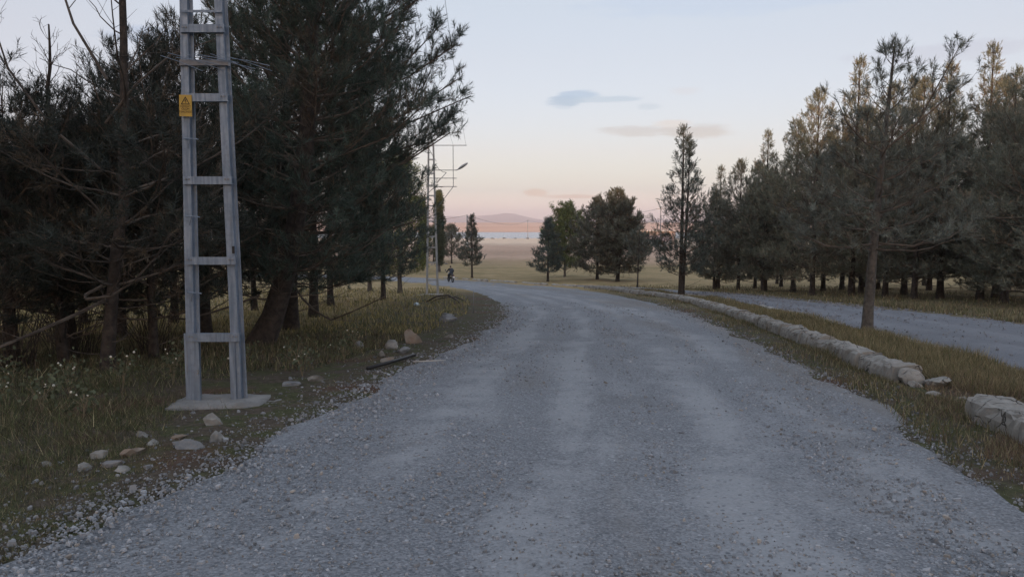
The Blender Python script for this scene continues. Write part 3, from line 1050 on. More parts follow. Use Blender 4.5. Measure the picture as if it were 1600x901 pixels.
plant(T, 6.4, 90, "light green broadleaf tree in the roadside clump", "broadleaf_tree", group="roadside clump")
T = make_tree(55, 8.8, .11, 3.7, .16, 'broad', whorl=.45, low_el=4, top_el=62, upturn=18, green=(.13, .14, .11), brownf=.2, **FARK)
plant(T, 9.5, 82.5, "round topped pine in the middle of the roadside clump", group="roadside clump")
T = make_tree(56, 9.6, .12, 3.8, .15, 'broad', whorl=.45, low_el=2, top_el=62, upturn=20, twin=(.45, .1, 8.3, .12), green=(.14, .146, .11), brownf=.28, **FARK)
plant(T, 11.3, 79.6, "tallest pine of the roadside clump, on a double trunk", group="roadside clump")
T = make_tree(57, 4.9, .42, 1.25, .06, 'broad', whorl=.36, low_el=8, top_el=60, upturn=20, lean=(.03, 0), green=(.12, .135, .11), brownf=.15, **MIDK)
plant(T, 10.4, 61.4, "slim young pine on a thin stem at the end of the median")
T = make_tree(58, 9.9, .14, 2.6, .14, 'cone', whorl=.62, low_el=10, top_el=56, upturn=26, sec=3.8, twin=(.34, .05, 9.0, .11), bend=.06, green=(.098, .12, .104), brownf=.10,
              extra=[((.3, 0, 2.6), (.9, -.3, 2.9), (1.5, -.4, 3.5), (1.9, -.4, 4.2)), ((0, 0, 2.2), (-.7, -.2, 2.4), (-1.3, -.3, 2.8), (-1.8, -.3, 3.3))], **MIDK)
plant(T, 10.1, 44.2, "tall slender double stemmed pine on the grassy median")

# the pine on the median
T = make_tree(61, 6.8, .25, 2.35, .115, 'cone', whorl=.44, nb=(3, 5), low_el=2, top_el=56, upturn=24, lean=(.050, 0), bend=.10, sec=4.8, ter=3, dead_low=.15,
              extra=[((.12, 0, 2.15), (-.6, -.3, 2.05), (-1.3, -.5, 2.12), (-1.9, -.6, 2.4)), ((.12, 0, 2.15), (.8, -.4, 2.1), (1.5, -.6, 2.3), (2.1, -.6, 2.75)),
                     ((.2, 0, 2.85), (-.6, -.2, 2.8), (-1.2, -.5, 2.95), (-1.6, -.6, 3.2)), ((.27, 0, 4.3), (.85, -.2, 4.85), (1.4, -.25, 5.35), (1.9, -.3, 5.75)),
                     ((.27, 0, 4.2), (-.4, -.4, 4.4), (-.9, -.6, 4.8), (-1.2, -.7, 5.3))],
              green=(.146, .158, .132), brown=(.10, .070, .048), brownf=.22, bark=M_BARKG, thin=1.2, **NEARK)
plant(T, 8.28, 17.2, "lone pine with leaning trunk on the median between the two roads")

# wood on the right
GR = "right pine wood"
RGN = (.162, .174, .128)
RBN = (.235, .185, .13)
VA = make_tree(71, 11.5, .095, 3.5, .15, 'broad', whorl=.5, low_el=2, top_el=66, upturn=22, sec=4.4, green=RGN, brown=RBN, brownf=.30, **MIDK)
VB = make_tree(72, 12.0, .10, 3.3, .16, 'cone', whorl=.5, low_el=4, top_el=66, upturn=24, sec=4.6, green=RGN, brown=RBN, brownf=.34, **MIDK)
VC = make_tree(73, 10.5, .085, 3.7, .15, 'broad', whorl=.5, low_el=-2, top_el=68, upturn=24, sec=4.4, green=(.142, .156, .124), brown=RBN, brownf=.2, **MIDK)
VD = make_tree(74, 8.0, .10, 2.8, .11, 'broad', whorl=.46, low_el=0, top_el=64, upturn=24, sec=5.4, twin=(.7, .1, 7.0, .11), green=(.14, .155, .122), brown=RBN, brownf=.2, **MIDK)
RIGHT = [
    (VD, 15.7, 57.5, .92, .95, 0.0, "low forked pine leftmost of the right wood"),
    (VC, 17.0, 55.6, .80, .90, 1.0, "bushy pine second from the left end of the right wood"),
    (VC, 20.2, 61.5, .85, .97, 2.2, "slim trunked pine set back near the left end of the right wood"),
    (VB, 17.75, 52.2, .85, .94, 0.5, "pine with slanting trunk beside its straight neighbour across the side road"),
    (VD, 18.3, 53.4, 1.0, 1.05, 3.0, "pine with straight trunk touching the slanting one across the side road"),
    (VA, 26.5, 74.0, .85, .9, 4.0, "distant pine with dark trunk in the sunlit clearing"),
    (VA, 17.95, 44.2, .95, 1.04, 1.4, "tall pine on the side road verge with clear grass left of it"),
    (VB, 25.2, 56.5, 1.0, 1.05, 2.6, "set back pine with very dark trunk, behind the grass clearing"),
    (VB, 19.8, 43.1, 1.05, 1.14, 3.6, "tallest pine of the right wood, left of the lone pine's trunk"),
    (VC, 22.6, 47.9, 1.0, 1.1, 0.2, "set back pine just left of the lone pine's trunk"),
    (VA, 20.7, 41.0, .95, 1.0, 5.1, "roadside pine just right of the lone pine's trunk"),
    (VC, 21.0, 38.6, .95, 1.05, 2.0, "roadside pine second to the right of the lone pine's trunk"),
    (VB, 22.6, 39.0, 1.0, 1.02, 4.4, "roadside pine third to the right of the lone pine's trunk"),
    (VA, 27.5, 47.5, 1.05, 1.05, 0.8, "shadowed pine deep inside the right wood"),
    (VB, 22.4, 33.6, .85, .88, 1.9, "pine with thin pointed top near the right picture edge"),
    (VC, 21.0, 29.6, .95, .98, 3.1, "pine cut off by the right picture edge"),
    (VA, 24.5, 35.0, .95, .95, 2.8, "second row pine near the right picture edge"),
    (VC, 26.5, 40.5, 1.1, 1.1, 5.5, "second row pine at the dark end of the right wood"),
    (VA, 24.0, 66.0, .9, .95, 3.3, "back row pine between the slim trunks of the right wood"),
    (VB, 31.0, 55.0, 1.0, 1.05, 1.2, "back row pine in the middle of the right wood"),
    (VC, 33.5, 50.0, 1.1, 1.1, 4.8, "back row pine at the right of the wood"),
    (VA, 30.5, 64.0, 1.0, 1.0, 0.3, "farthest back row pine of the right wood"),
    (VB, 16.6, 59.5, .8, .82, 4.4, "pine between the forked one and its bushy neighbour in the right wood"),
    (VA, 19.0, 50.0, .95, .98, 2.4, "pine between the slanting trunk and the verge pine across the side road"),
    (VC, 22.5, 53.5, 1.0, 1.05, 3.4, "leafy second row pine behind the slanting trunk"),
    (VB, 23.6, 44.5, 1.0, 1.08, 5.0, "second row pine behind the roadside pines right of the lone pine"),
    (VC, 29.5, 41.0, 1.1, 1.15, 1.0, "third row pine near the right picture edge"),
    (VC, 35.0, 62.0, 1.1, 1.05, 0.6, "pine in the deepest row behind the middle of the right wood"),
    (VA, 39.0, 70.0, 1.1, 1.1, 2.0, "pine in the deepest row of the right wood, farthest off"),
    (VC, 41.0, 58.0, 1.15, 1.1, 3.7, "pine in the deepest row near the dark end of the right wood"),
    (VD, 34.5, 52.5, 1.2, .8, 5.2, "low spreading pine closing the view under the right wood"),
    (VD, 29.0, 58.5, 1.15, .75, 2.9, "low pine glimpsed between the trunks of the right wood"),
    (VB, 23.6, 37.3, .95, 1.06, .4, "pointed pine between the roadside pines and the picture edge"),
    (VD, 22.0, 31.0, 1.0, .75, 1.0, "low bushy pine hanging over the right verge"),
    (VD, 24.6, 37.0, 1.1, .7, 4.0, "low bushy pine filling the dark gap under the right wood"),
]
for me_, x_, y_, s_, sz_, rz_, lb_ in RIGHT:
    plant(me_, x_, y_, lb_, group=GR, rz=rz_, s=s_, sz=sz_)


# ------------------------------------------------------------------ stones
def rock_mesh(seed, size, mat, sub=2, flat=.7):
    rng = np.random.default_rng(seed)
    bm = bmesh.new()
    bmesh.ops.create_icosphere(bm, subdivisions=sub, radius=1)
    V = np.array([v.co[:] for v in bm.verts])
    F = np.array([[v.index for v in f.verts] for f in bm.faces])
    bm.free()
    n = nrm(rng.normal(0, 1, (9, 3)))
    off = rng.uniform(.45, .85, 9)
    dots = V @ n.T
    r = np.min(np.where(dots > .05, off[None] / np.maximum(dots, .05), 9), axis=1)
    r = np.minimum(r, 1.25) * (1 + .02 * rng.normal(0, 1, len(V)))
    V = V * r[:, None]
    V = V * np.array(size) / 2
    V[:, 2] = np.maximum(V[:, 2], -size[2] * .32)
    return npmesh("rock", V, F, mat, False)


def rock(x, y, size, mat, label, seed, group="stones on the left verge", cat="stone", rz=0, sub=2, name="rock", sink=.4):
    me = rock_mesh(seed, size, mat, sub)
    return tag(obj(name, me, None, (x, y, float(zt(x, y)) + size[2] * (.5 - sink)), (0, 0, rz)), label, cat, group)


ROCKS = [
    (-2.90, 7.05, (.24, .20, .17), M_ROCK, "largest pale rounded stone in front of the pylon footing"),
    (-2.56, 6.34, (.19, .15, .12), M_ROCK, "pale blocky stone at the gravel edge below the largest stone"),
    (-3.38, 6.62, (.20, .13, .07), M_ROCK, "flat white stone left of the pylon footing's front"),
    (-2.98, 6.46, (.17, .13, .06), M_ROCKO, "flat brownish stone lying between two pale stones"),
    (-3.08, 6.24, (.18, .11, .05), M_ROCK, "thin white slab on the verge, nearest below the brownish stone"),
    (-3.28, 5.74, (.14, .10, .13), M_ROCK, "upright white chip on the left verge"),
    (-3.05, 5.84, (.26, .15, .08), M_ROCKO, "long low tan stone beside the upright white chip"),
    (-2.72, 6.02, (.30, .17, .08), M_ROCKG, "broad flat grey brown slab half sunk in the verge"),
    (-3.18, 5.38, (.15, .11, .07), M_ROCK, "small pale stone at the lower left of the verge"),
    (-2.86, 5.34, (.16, .11, .06), M_ROCK, "bright white stone beside the dark clod"),
    (-3.02, 5.44, (.20, .14, .08), M_ROCKG, "dark grey clod between two white stones on the left verge"),
    (-3.55, 5.52, (.10, .08, .06), M_ROCK, "tiny white stone leftmost of the verge stones"),
    (-3.72, 5.25, (.11, .07, .05), M_ROCK, "white chip near the left picture edge"),
    (-2.06, 15.25, (.46, .36, .34), M_ROCKO, "large orange and grey boulder beside the road bend"),
    (-2.28, 14.05, (.42, .30, .18), M_ROCK, "pale flat topped boulder next to the orange boulder"),
    (-1.98, 13.2, (.30, .24, .12), M_ROCKG, "grey flat stone in front of the pale boulder"),
    (-3.0, 14.4, (.22, .17, .15), M_ROCKG, "small grey stone left of the pale boulder"),
    (-2.66, 9.9, (.26, .18, .10), M_ROCK, "pale stone on the red soil beside the gravel"),
    (-2.86, 9.55, (.36, .22, .07), M_ROCKG, "grey slab lying flat on the red soil"),
    (-1.90, 21.4, (.75, .50, .22), M_ROCKG, "wide low grey stone near the bend"),
    (-2.1, 24.0, (.60, .40, .18), M_ROCKG, "grey stone behind the wide low one near the bend"),
    (-1.35, 16.1, (.26, .2, .12), M_ROCK, "single white stone among rubble at the bend"),
    (-2.2, 12.4, (.13, .11, .16), M_ROCK, "upright white pebble by the black pipe"),
    (-2.0, 11.9, (.38, .22, .10), M_ROCKO, "tan stone lying behind the black pipe"),
]
for i, (x, y, sz, mt, lb) in enumerate(ROCKS):
    rock(x, y, tuple(v * f for v, f in zip(sz, (1.0, 1.0, 1.3))), mt, lb, 100 + i, rz=i * 1.3, sub=2 if max(sz) < .3 else 3)
# tumbled kerb stones
for i, (x, y, sz, lb) in enumerate([(5.20, 9.47, (.36, .32, .34), "upper broken stone at the end of the mortared kerb"),
                                    (5.36, 9.27, (.44, .34, .24), "lower broken stone fallen from the mortared kerb end"),
                                    (5.08, 9.22, (.26, .20, .12), "small broken lump in front of the mortared kerb end"),
                                    (4.95, 8.62, (.18, .12, .07), "flat chip on the ground between the two kerb pieces"),
                                    (5.25, 8.5, (.12, .10, .07), "little pale pebble in the gap between kerb pieces")]):
    rock(x, y, sz, M_KERB, lb, 160 + i, "stones at the kerb end", rz=i, sub=3)
for i, (x, y, w) in enumerate([(-15.5, 128, 1.2), (-13.6, 127, 1.0), (-12.4, 126.5, 1.4), (-17, 131, 1.5), (-11.6, 131, .8)]):
    rock(x, y, (w, w * .7, w * .55), M_ROCK, ["pale rubble block second from left behind the motorcyclist", "middle pale rubble block in the meadow behind the motorcyclist", "pale rubble block second from right in the meadow rubble", "leftmost pale rubble block in the meadow by the poplars", "smallest pale rubble block under the bushy meadow pine"][i], 180 + i, "rubble blocks in the meadow", rz=i)

# ------------------------------------------------------------------ mortared stone kerb
KERB = np.array([(6.3, 61.5), (7.3, 57.5), (7.85, 50), (8.25, 44), (8.5, 38.3), (8.2, 32), (7.95, 29.7), (7.28, 23.3), (6.6, 17.9), (5.95, 13.4), (5.55, 10.84), (5.32, 9.61)])


def kerb_piece(p0, p1, hw, hh, seed, mat, nl=11, npf=13, rough=.022, endround=.022, sink=.12):
    rng = np.random.default_rng(seed)
    d = p1 - p0
    ln = np.linalg.norm(d)
    d = d / ln
    sd = np.array([d[1], -d[0]])
    V = []
    ph = rng.uniform(0, 6, 6)
    tilt = rng.normal(0, .04)
    dh = rng.uniform(-.014, .014) * hh / .3
    us = np.concatenate([[0, .04], np.linspace(.14, .86, nl - 4), [.96, 1]])
    for u in us:
        endk = 1 - endround * (1 if u in (0, 1) else (.3 if u < .05 or u > .95 else 0))
        base = p0 + d * ln * u
        for j in range(npf):
            a = math.pi * j / (npf - 1)
            cx, sx = math.cos(a), math.sin(a)
            ox = math.copysign(abs(cx) ** .50, cx) * hw * endk * (1.08 - .16 * abs(sx))
            oz = (abs(sx) ** .42) * (hh + dh) * endk + tilt * ox
            nz = rough * (1.6 * mnoise.noise(Vector((u * ln * 3.2 + ph[0] * 9, a * 1.3, ph[1]))) + 1.1 * mnoise.noise(Vector((u * ln * 9 + ph[2] * 9, a * 3.5, ph[3])))) + rng.normal(0, rough * .32)
            x, y = base + sd * (ox + nz * cx)
            z = float(prof(y)) - sink + oz + (sink if sx > .05 else 0) * min(1, sx * 3) + nz * sx
            V.append((x, y, z))
    n = len(us)
    gi = np.arange(n * npf).reshape(n, npf)
    Q = np.stack([gi[:-1, :-1], gi[:-1, 1:], gi[1:, 1:], gi[1:, :-1]], -1).reshape(-1, 4)
    c0, c1 = len(V), len(V) + 1
    V.append(tuple(np.mean(V[:npf], axis=0)))
    V.append(tuple(np.mean(V[npf * (n - 1):npf * n], axis=0)))
    T = [(gi[0, j + 1], gi[0, j], c0) for j in range(npf - 1)] + [(gi[-1, j], gi[-1, j + 1], c1) for j in range(npf - 1)]
    me = npmesh("kerb_stone", np.array(V), [Q, np.array(T)], mat, False)
    return me


def kerb_run(path, root, hw, hh, plen, mat, seed, keep=1.0, gap=.012, pname="kerb_stone", rough=.023, jit=0, npf=13):
    rng = np.random.default_rng(seed)
    dd = np.concatenate([[0], np.cumsum(np.linalg.norm(np.diff(path, axis=0), axis=1))])
    s = 0
    i = 0
    while s < dd[-1] - .1:
        l = plen * rng.uniform(.65, 1.4)
        e = min(s + l, dd[-1])
        if rng.uniform() < keep:
            a = np.array([np.interp(s + gap, dd, path[:, k]) for k in (0, 1)]) + rng.normal(0, jit, 2)
            b = np.array([np.interp(e - gap, dd, path[:, k]) for k in (0, 1)]) + rng.normal(0, jit, 2)
            f = rng.uniform(.86, 1.1)
            obj(pname, kerb_piece(a, b, hw * f, hh * f, seed * 100 + i, mat, rough=rough, npf=npf), root)
        s = e
        i += 1


k = thing("stone_kerb", "long rounded kerb of cracked mortared stone along the right roadside", "kerb")
kerb_run(KERB[::-1] + np.array([-.14, 0]), k, .20, .25, .6, M_KERB, 3, gap=.004)
k = thing("stone_kerb", "short broken piece of mortared kerb at the right picture edge", "kerb")
kerb_run(np.array([(4.82, 7.40), (4.64, 6.5), (4.44, 5.5), (4.3, 4.5)]), k, .20, .225, .8, M_KERB, 4, gap=.004)
k = thing("low_kerb", "low broken pale kerb between median grass and side road", "kerb")
kerb_run(R2_N[3:13][::-1] + np.array([-.02, 0]), k, .10, .10, .9, M_LOWK, 5, keep=.66, gap=.03, rough=.012, jit=.03, npf=7)
k = thing("far_kerb", "low stone edging across the road in front of the meadow", "kerb")
kerb_run(np.array([(5.9, 67.0), (3.6, 71.6), (0.1, 76.3), (-2.75, 79.9), (-4.9, 83.0), (-8.2, 87.6)]), k, .16, .15, 1.0, M_LOWK, 6, keep=.85, gap=.04, rough=.03, jit=.05, npf=7)

# ------------------------------------------------------------------ near pylon
PYH = 9.1


def pylon_leg(root, sx, half0, half1, w, d, mat, H=PYH):
    """tapering channel leg with a set-back inner flange"""
    m = MB()
    for (xa, xb, ya, yb) in ((-w / 2, w * .10, -d / 2, -d / 2 + .012), (-w / 2, -w / 2 + .012, -d / 2 + .012, d / 2), (w * .10, w * .10 + .012, -d / 2, d / 2), (w * .10 + .012, w / 2, d * .1, d * .1 + .012)):
        V = []
        for z, c in ((.02, half0), (H, half1)):
            k_ = 1 - .25 * (z / H)
            for x, y in ((xa, ya), (xb, ya), (xb, yb), (xa, yb)):
                V.append((sx * c + x * k_, y * k_, z))
        m.add(V, [(0, 1, 2, 3), (7, 6, 5, 4), (0, 4, 5, 1), (1, 5, 6, 2), (2, 6, 7, 3), (3, 7, 4, 0)])
    return m.build("leg", mat, root)


px, py = -3.335, 8.28
P = thing("utility_pylon", "galvanised steel ladder pylon with yellow warning sign on the left verge", "pylon", (px, py, float(zt(px, py)) + .03))
half = lambda z: .262 - .0171 * z
pylon_leg(P, -1, half(0), half(PYH), .135, .10, M_STEEL)
pylon_leg(P, 1, half(0), half(PYH), .135, .10, M_STEEL)
# wider splice sections at the foot
m = MB()
m.box(-half(.4) - .075, -half(.4) + .085, -.068, -.0535, .02, .78)
m.build("splice_plate", M_STEEL, P)
m = MB()
m.box(half(.4) - .085, half(.4) - .02, -.068, -.0535, .02, .76)
m.build("splice_plate", M_STEEL, P)
for z in (.33, .36, .72):
    m = MB()
    m.tube([(-half(.4) + .07, -.069, z), (-half(.4) + .07, -.085, z)], .011, 6)
    m.build("bolt", M_STEELD, P)
for z, hgt in ((.735, .095), (1.59, .085), (2.47, .085), (3.36, .085), (4.09, .085), (5.0, .085), (5.9, .08), (6.8, .08), (7.7, .08), (8.6, .08)):
    h_ = half(z)
    m = MB()
    m.box(-h_ - .045, h_ + .045, -.084, -.070, z - hgt / 2, z + hgt / 2)
    m.box(-h_ - .045, h_ + .045, -.070, -.03, z + hgt / 2 - .012, z + hgt / 2 - .002)
    m.box(-h_ - .045, h_ + .045, -.070, -.03, z - hgt / 2 + .002, z - hgt / 2 + .012)
    BR = m.build("brace", M_STEEL, P)
    if z < 4.5:
        for bx_ in (-h_ - .012, -h_ + .022, h_ - .022, h_ + .012):
            m = MB()
            m.tube([(bx_, -.0845, z + .012), (bx_, -.094, z + .012)], .0095, 6)
            m.build("bolt", M_STEELD, BR)
m = MB()
m.box(-half(3.73) - .06, half(3.73) + .07, -.08, -.02, 3.70, 3.76)
tag(m.build("brace", M_STEELD, P), "dark rusted crossbar wrapped with wire")
for z in (4.27, 4.47):
    m = MB()
    m.box(-half(z) - .03, half(z) + .03, -.078, -.066, z - .012, z + .012)
    m.build("rung", M_STEEL, P)
for z in (1.24, 2.08, 2.92):
    m = MB()
    xl = -half(z) + .02
    m.tube([(xl - .04, -.05, z), (xl - .04, -.10, z), (xl + .09, -.105, z - .005), (xl + .12, -.105, z - .012)], .007, 6)
    m.tube([(xl - .04, -.10, z), (xl - .042, -.10, z + .05)], .006, 6)
    m.tube([(xl + .03, -.10, z), (xl - .02, -.06, z - .10)], .005, 6)
    m.build("step_peg", M_STEEL, P)
for z in (1.72, 1.60):
    m = MB()
    m.box(half(z) + .005, half(z) + .032, -.062, -.052, z - .05, z + .03)
    m.build("slot_dark_plate", M_BLACK, P)  # solid black plate; the shade inside an open slot put into its colour
# anti-climbing wire spikes round the dark crossbar
rng = np.random.default_rng(5)
for i in range(9):
    m = MB()
    x0 = -.45 + i * .09
    a = (x0, -.10 - .02 * (i % 3), 3.80 + .03 * math.sin(i * 2.2))
    b_ = (x0 + .46 + .1 * (i % 2), -.12 + .05 * (i % 2), 3.68 - .05 * math.cos(i))
    m.tube([a, ((a[0] + b_[0]) / 2, -.12, (a[2] + b_[2]) / 2 + .01), b_], .0035, 5)
    m.build("spike_wire", M_STEEL, P)
# warning sign
sg = MB()
sg.box(-.068, .068, -.004, .004, -.115, .115)
SG = sg.build("warning_sign", M_YELLOW, P, loc=(-half(3.27) + .005, -.094, 3.27), rot=(0, R(1.2), 0))
SG["label"] = "yellow plate with black lightning triangle and warning words"


def flat(polys, name, mat, parent, y, th=.0016):
    m = MB()
    for pl in polys:
        n = len(pl)
        b = len(m.v)
        V = [(x, y, z) for x, z in pl] + [(x, y - th, z) for x, z in pl]
        m.v += V
        for i in range(n):
            j = (i + 1) % n
            m.q.append((b + i, b + j, b + n + j, b + n + i))
        if n == 4:
            m.q.append((b + n, b + n + 1, b + n + 2, b + n + 3))
        else:
            for i in range(1, n - 1):
                m.t.append((b + n, b + n + i, b + n + i + 1))
    return m.build(name, mat, parent)


tri = [(0, .098), (-.050, .012), (.050, .012)]
inn = [(0, .080), (-.037, .020), (.037, .020)]
flat([[tri[i], tri[(i + 1) % 3], inn[(i + 1) % 3], inn[i]] for i in range(3)], "triangle_border", M_PRINT, SG, -.0045)
flat([[(-.002, .066), (.006, .066), (.001, .047), (-.010, .045)], [(-.010, .049), (.011, .050), (.011, .046), (-.006, .044)], [(.003, .048), (.011, .048), (.004, .024), (.0015, .026)]], "lightning_bolt", M_PRINT, SG, -.0045)
for txt, z, s_ in (("DİKKAT", -.018, .031), ("ÖLÜM", -.046, .031), ("TEHLİKESİ", -.076, .029)):
    cu = bpy.data.curves.new("lettering", 'FONT')
    cu.body = txt
    cu.size = s_
    cu.align_x = 'CENTER'
    cu.extrude = .0006
    cu.materials.append(M_PRINT)
    tmp = bpy.data.objects.new("tmp", cu)
    COL.objects.link(tmp)
    lm = bpy.data.meshes.new_from_object(tmp.evaluated_get(bpy.context.evaluated_depsgraph_get()))
    bpy.data.objects.remove(tmp)
    obj("lettering", lm, SG, (0, -.0053, z), (R(90), 0, 0))
# footing slab
def slab(sx, sy, sz, seed, mat, name, parent, loc, rz=0):
    rng = np.random.default_rng(seed)
    bm = bmesh.new()
    bmesh.ops.create_cube(bm, size=1)
    bmesh.ops.subdivide_edges(bm, edges=bm.edges[:], cuts=7, use_grid_fill=True)
    V = np.array([v.co[:] for v in bm.verts])
    Q = np.array([[v.index for v in f.verts] for f in bm.faces])
    bm.free()
    r = np.maximum(np.abs(V[:, 0]), np.abs(V[:, 1])) * 2
    crn = np.abs(V[:, 0] * V[:, 1]) * 4
    V[:, :2] *= (1 - .05 * crn ** 2)[:, None]
    V[:, 2] -= np.where(V[:, 2] > 0, .16 * r ** 8, 0)
    V = V * np.array([sx, sy, sz]) + rng.normal(0, .006, V.shape)
    return obj(name, npmesh(name, V, Q, mat, True), parent, loc, (0, 0, rz))


slab(1.02, .62, .22, 1, M_FOOT, "footing", P, (.03, -.02, -.08), .04)
slab(.30, .22, .06, 2, M_FOOT, "footing_fragment", P, (.60, .02, -.05), .5)
# top crossarm that carries the cables, above the picture
m = MB()
m.box(-.3, 2.1, -.03, .03, 8.75, 8.83)
m.build("crossarm", M_STEEL, P)

# ------------------------------------------------------------------ far pylon with street lamp
fx, fy = -4.76, 44.2
Q = thing("lamp_pylon", "distant pale ladder pylon with street lamp and side brackets", "pylon", (fx, fy, float(zt(fx, fy))), R(0))
fh = lambda z: .325 - .021 * z
for sx in (-1, 1):
    pylon_leg(Q, sx, fh(0), fh(9.0), .13, .10, M_LAMPG, 9.0)
for z in (.9, 1.95, 2.85, 3.5, 4.4, 5.3, 5.9, 6.5, 7.2, 8.0, 8.8):
    m = MB()
    m.box(-fh(z) - .04, fh(z) + .04, -.07, -.052, z - .04, z + .04)
    m.build("brace", M_LAMPG, Q)
for z, a_, b_ in ((8.83, -.3, 2.1), (7.39, -.1, 1.5), (6.92, -.1, 1.5), (6.43, -.1, 1.5)):
    m = MB()
    m.box(a_, b_, -.025, .025, z - .018, z + .018)
    m.build("crossarm", M_STEELD, Q)
m = MB()
m.bar((1.30, -.05, 6.43), (1.30, -.05, 8.83), .034, .034, (0, 1, 0))
m.build("bracket_post", M_STEELD, Q)
for a_, b_ in (((1.30, -.05, 6.43), (.15, -.05, 4.95)), ((.3, -.06, 6.6), (.9, -.06, 7.25))):
    m = MB()
    m.bar(a_, b_, .032, .032, (0, 1, 0))
    m.build("diagonal_brace", M_STEELD, Q)
m = MB()
m.tube([(.25, -.06, 7.75), (.45, -.07, 7.45), (.7, -.07, 7.28), (.9, -.06, 7.25)], .014, 5)
m.build("drop_cable", M_WIRE, Q)
m = MB()
m.tube([(1.45, 0, 7.39), (1.56, 0, 7.42), (1.62, 0, 7.47)], .03, 8)
m.build("lamp_arm", M_LAMPG, Q)
lampP = []
LT = np.linspace(0, 1, 9)
m = MB()
dirx, dirz = math.cos(R(33)), math.sin(R(33))
V = []
for t in LT:
    hw = .16 * math.sin(math.pi * min(max(t * .80 + .13, 0), 1)) ** .7
    hz = .085 * math.sin(math.pi * min(max(t * .80 + .13, 0), 1)) ** .7
    for i in range(10):
        a = 2 * math.pi * i / 10
        V.append((1.60 + t * .66 * dirx - math.sin(a) * hz * dirz, math.cos(a) * hw, 7.45 + t * .66 * dirz + math.sin(a) * hz * dirx))
gi = np.arange(90).reshape(9, 10)
A_ = gi[:-1]
m.add(V, np.stack([A_, np.roll(A_, -1, 1), np.roll(gi[1:], -1, 1), gi[1:]], -1).reshape(-1, 4).tolist())
m.add([V[i] for i in range(10)], (), [(0, i + 1, i) for i in range(1, 9)])
m.add([V[80 + i] for i in range(10)], (), [(0, i, i + 1) for i in range(1, 9)])
m.build("lamp_head", M_LAMPG, Q, True)
m = MB()
m.box(-.55, .62, -.3, .25, -.15, .07)
m.build("footing", M_LOWK, Q)
m = MB()
m.bar((-.45, -.1, .05), (-1.2, -.6, .0), .06, .05)
m.build("ground_strip", M_LAMPG, Q)

# power cables
def cable(name, a, b, sag, r, label, mat=None, n=24):
    a, b = np.array(a), np.array(b)
    t = np.linspace(0, 1, n)
    pts = a[None] * (1 - t)[:, None] + b[None] * t[:, None]
    pts[:, 2] -= sag * 4 * t * (1 - t)
    m = MB()
    m.tube([tuple(p) for p in pts], r, 5)
    return tag(m.build(name, mat or M_WIRE), label, "cable", "overhead cables")


zn, zf = P.location.z, Q.location.z
cable("power_cable", (px + 2.05, py, zn + 8.85), (fx + 2.05, fy, zf + 8.87), .35, .0055, "rightmost overhead cable running to the far pylon's crossarm")
cable("power_cable", (px + 1.25, py, zn + 8.85), (fx + 1.3, fy, zf + 8.87), .45, .0055, "second overhead cable running to the far pylon's crossarm")
cable("power_cable", (px + .4, py, zn + 8.0), (fx + .3, fy, zf + 7.9), .5, .012, "thick dark overhead cable passing in front of the big pine", n=30)

# ------------------------------------------------------------------ motorcycle and rider
mx_, my_ = -6.3, 76.0
MZ = float(prof(my_)) + .06
RZ = R(24)
B = thing("motorcycle", "small black motorcycle riding away round the bend", "motorcycle", (mx_, my_, MZ), RZ)


def wheel(y):
    w = obj("wheel", None, B, (0, y, .30))
    bm = MB()
    ring = 20
    V, F = [], []
    for i in range(ring):
        a = 2 * math.pi * i / ring
        for j in range(8):
            b = 2 * math.pi * j / 8
            r = .245 + .055 * math.cos(b)
            V.append((.055 * math.sin(b), r * math.cos(a), r * math.sin(a)))
    gi = np.arange(ring * 8).reshape(ring, 8)
    A2 = np.roll(gi, -1, 0)
    F = np.stack([gi, A2, np.roll(A2, -1, 1), np.roll(gi, -1, 1)], -1).reshape(-1, 4)
    obj("tyre", npmesh("tyre", np.array(V), F, M_TYRE, True), w)
    m = MB()
    m.tube([(-.05, 0, 0), (.05, 0, 0)], .045, 10)
    for i in range(6):
        a = i * math.pi / 3
        m.bar((0, 0, 0), (0, .20 * math.cos(a), .20 * math.sin(a)), .02, .03, (1, 0, 0))
    m.build("rim", M_CHROME, w)


wheel(-.62)
wheel(.62)
m = MB()
m.tube([(0, -.55, .36), (0, -.3, .45), (0, .05, .42), (0, .3, .55), (0, .42, .88)], [.05, .07, .13, .09, .05], 8)
m.build("frame", M_BLACK, B, True)
m = MB()
m.tube([(0, -.05, .78), (0, .08, .83), (0, .25, .84), (0, .38, .80)], [.06, .14, .15, .06], 10)
m.build("tank", M_BLACK, B, True)
m = MB()
m.tube([(0, -.72, .80), (0, -.55, .80), (0, -.2, .77), (0, 0, .77)], [.06, .12, .13, .10], 10)
m.build("seat", M_BLACK, B, True)
m = MB()
m.tube([(0, -.86, .66), (0, -.74, .72), (0, -.5, .70)], [.07, .13, .12], 8)
m.build("tail_fairing", M_BLACK, B, True)
m = MB()
m.box(-.11, .11, -.93, -.915, .52, .66)
m.build("number_plate", M_WHITE, B)
m = MB()
m.box(-.08, .08, -.90, -.86, .69, .74)
m.build("tail_light", simple("red_lens", (.25, .02, .015), None, rough=.3), B)
m = MB()
m.tube([(.0, .62, .30), (.0, .50, .70), (.0, .42, 1.0)], .045, 8)
m.build("fork", M_CHROME, B, True)
m = MB()
m.tube([(-.38, .28, 1.02), (-.2, .40, 1.0), (.2, .40, 1.0), (.38, .28, 1.02)], .016, 6)
m.build("handlebar", M_BLACK, B, True)
m = MB()
m.tube([(0, .50, .90), (0, .58, .90)], [.10, .10], 12)
m.build("headlight", M_CHROME, B, True)
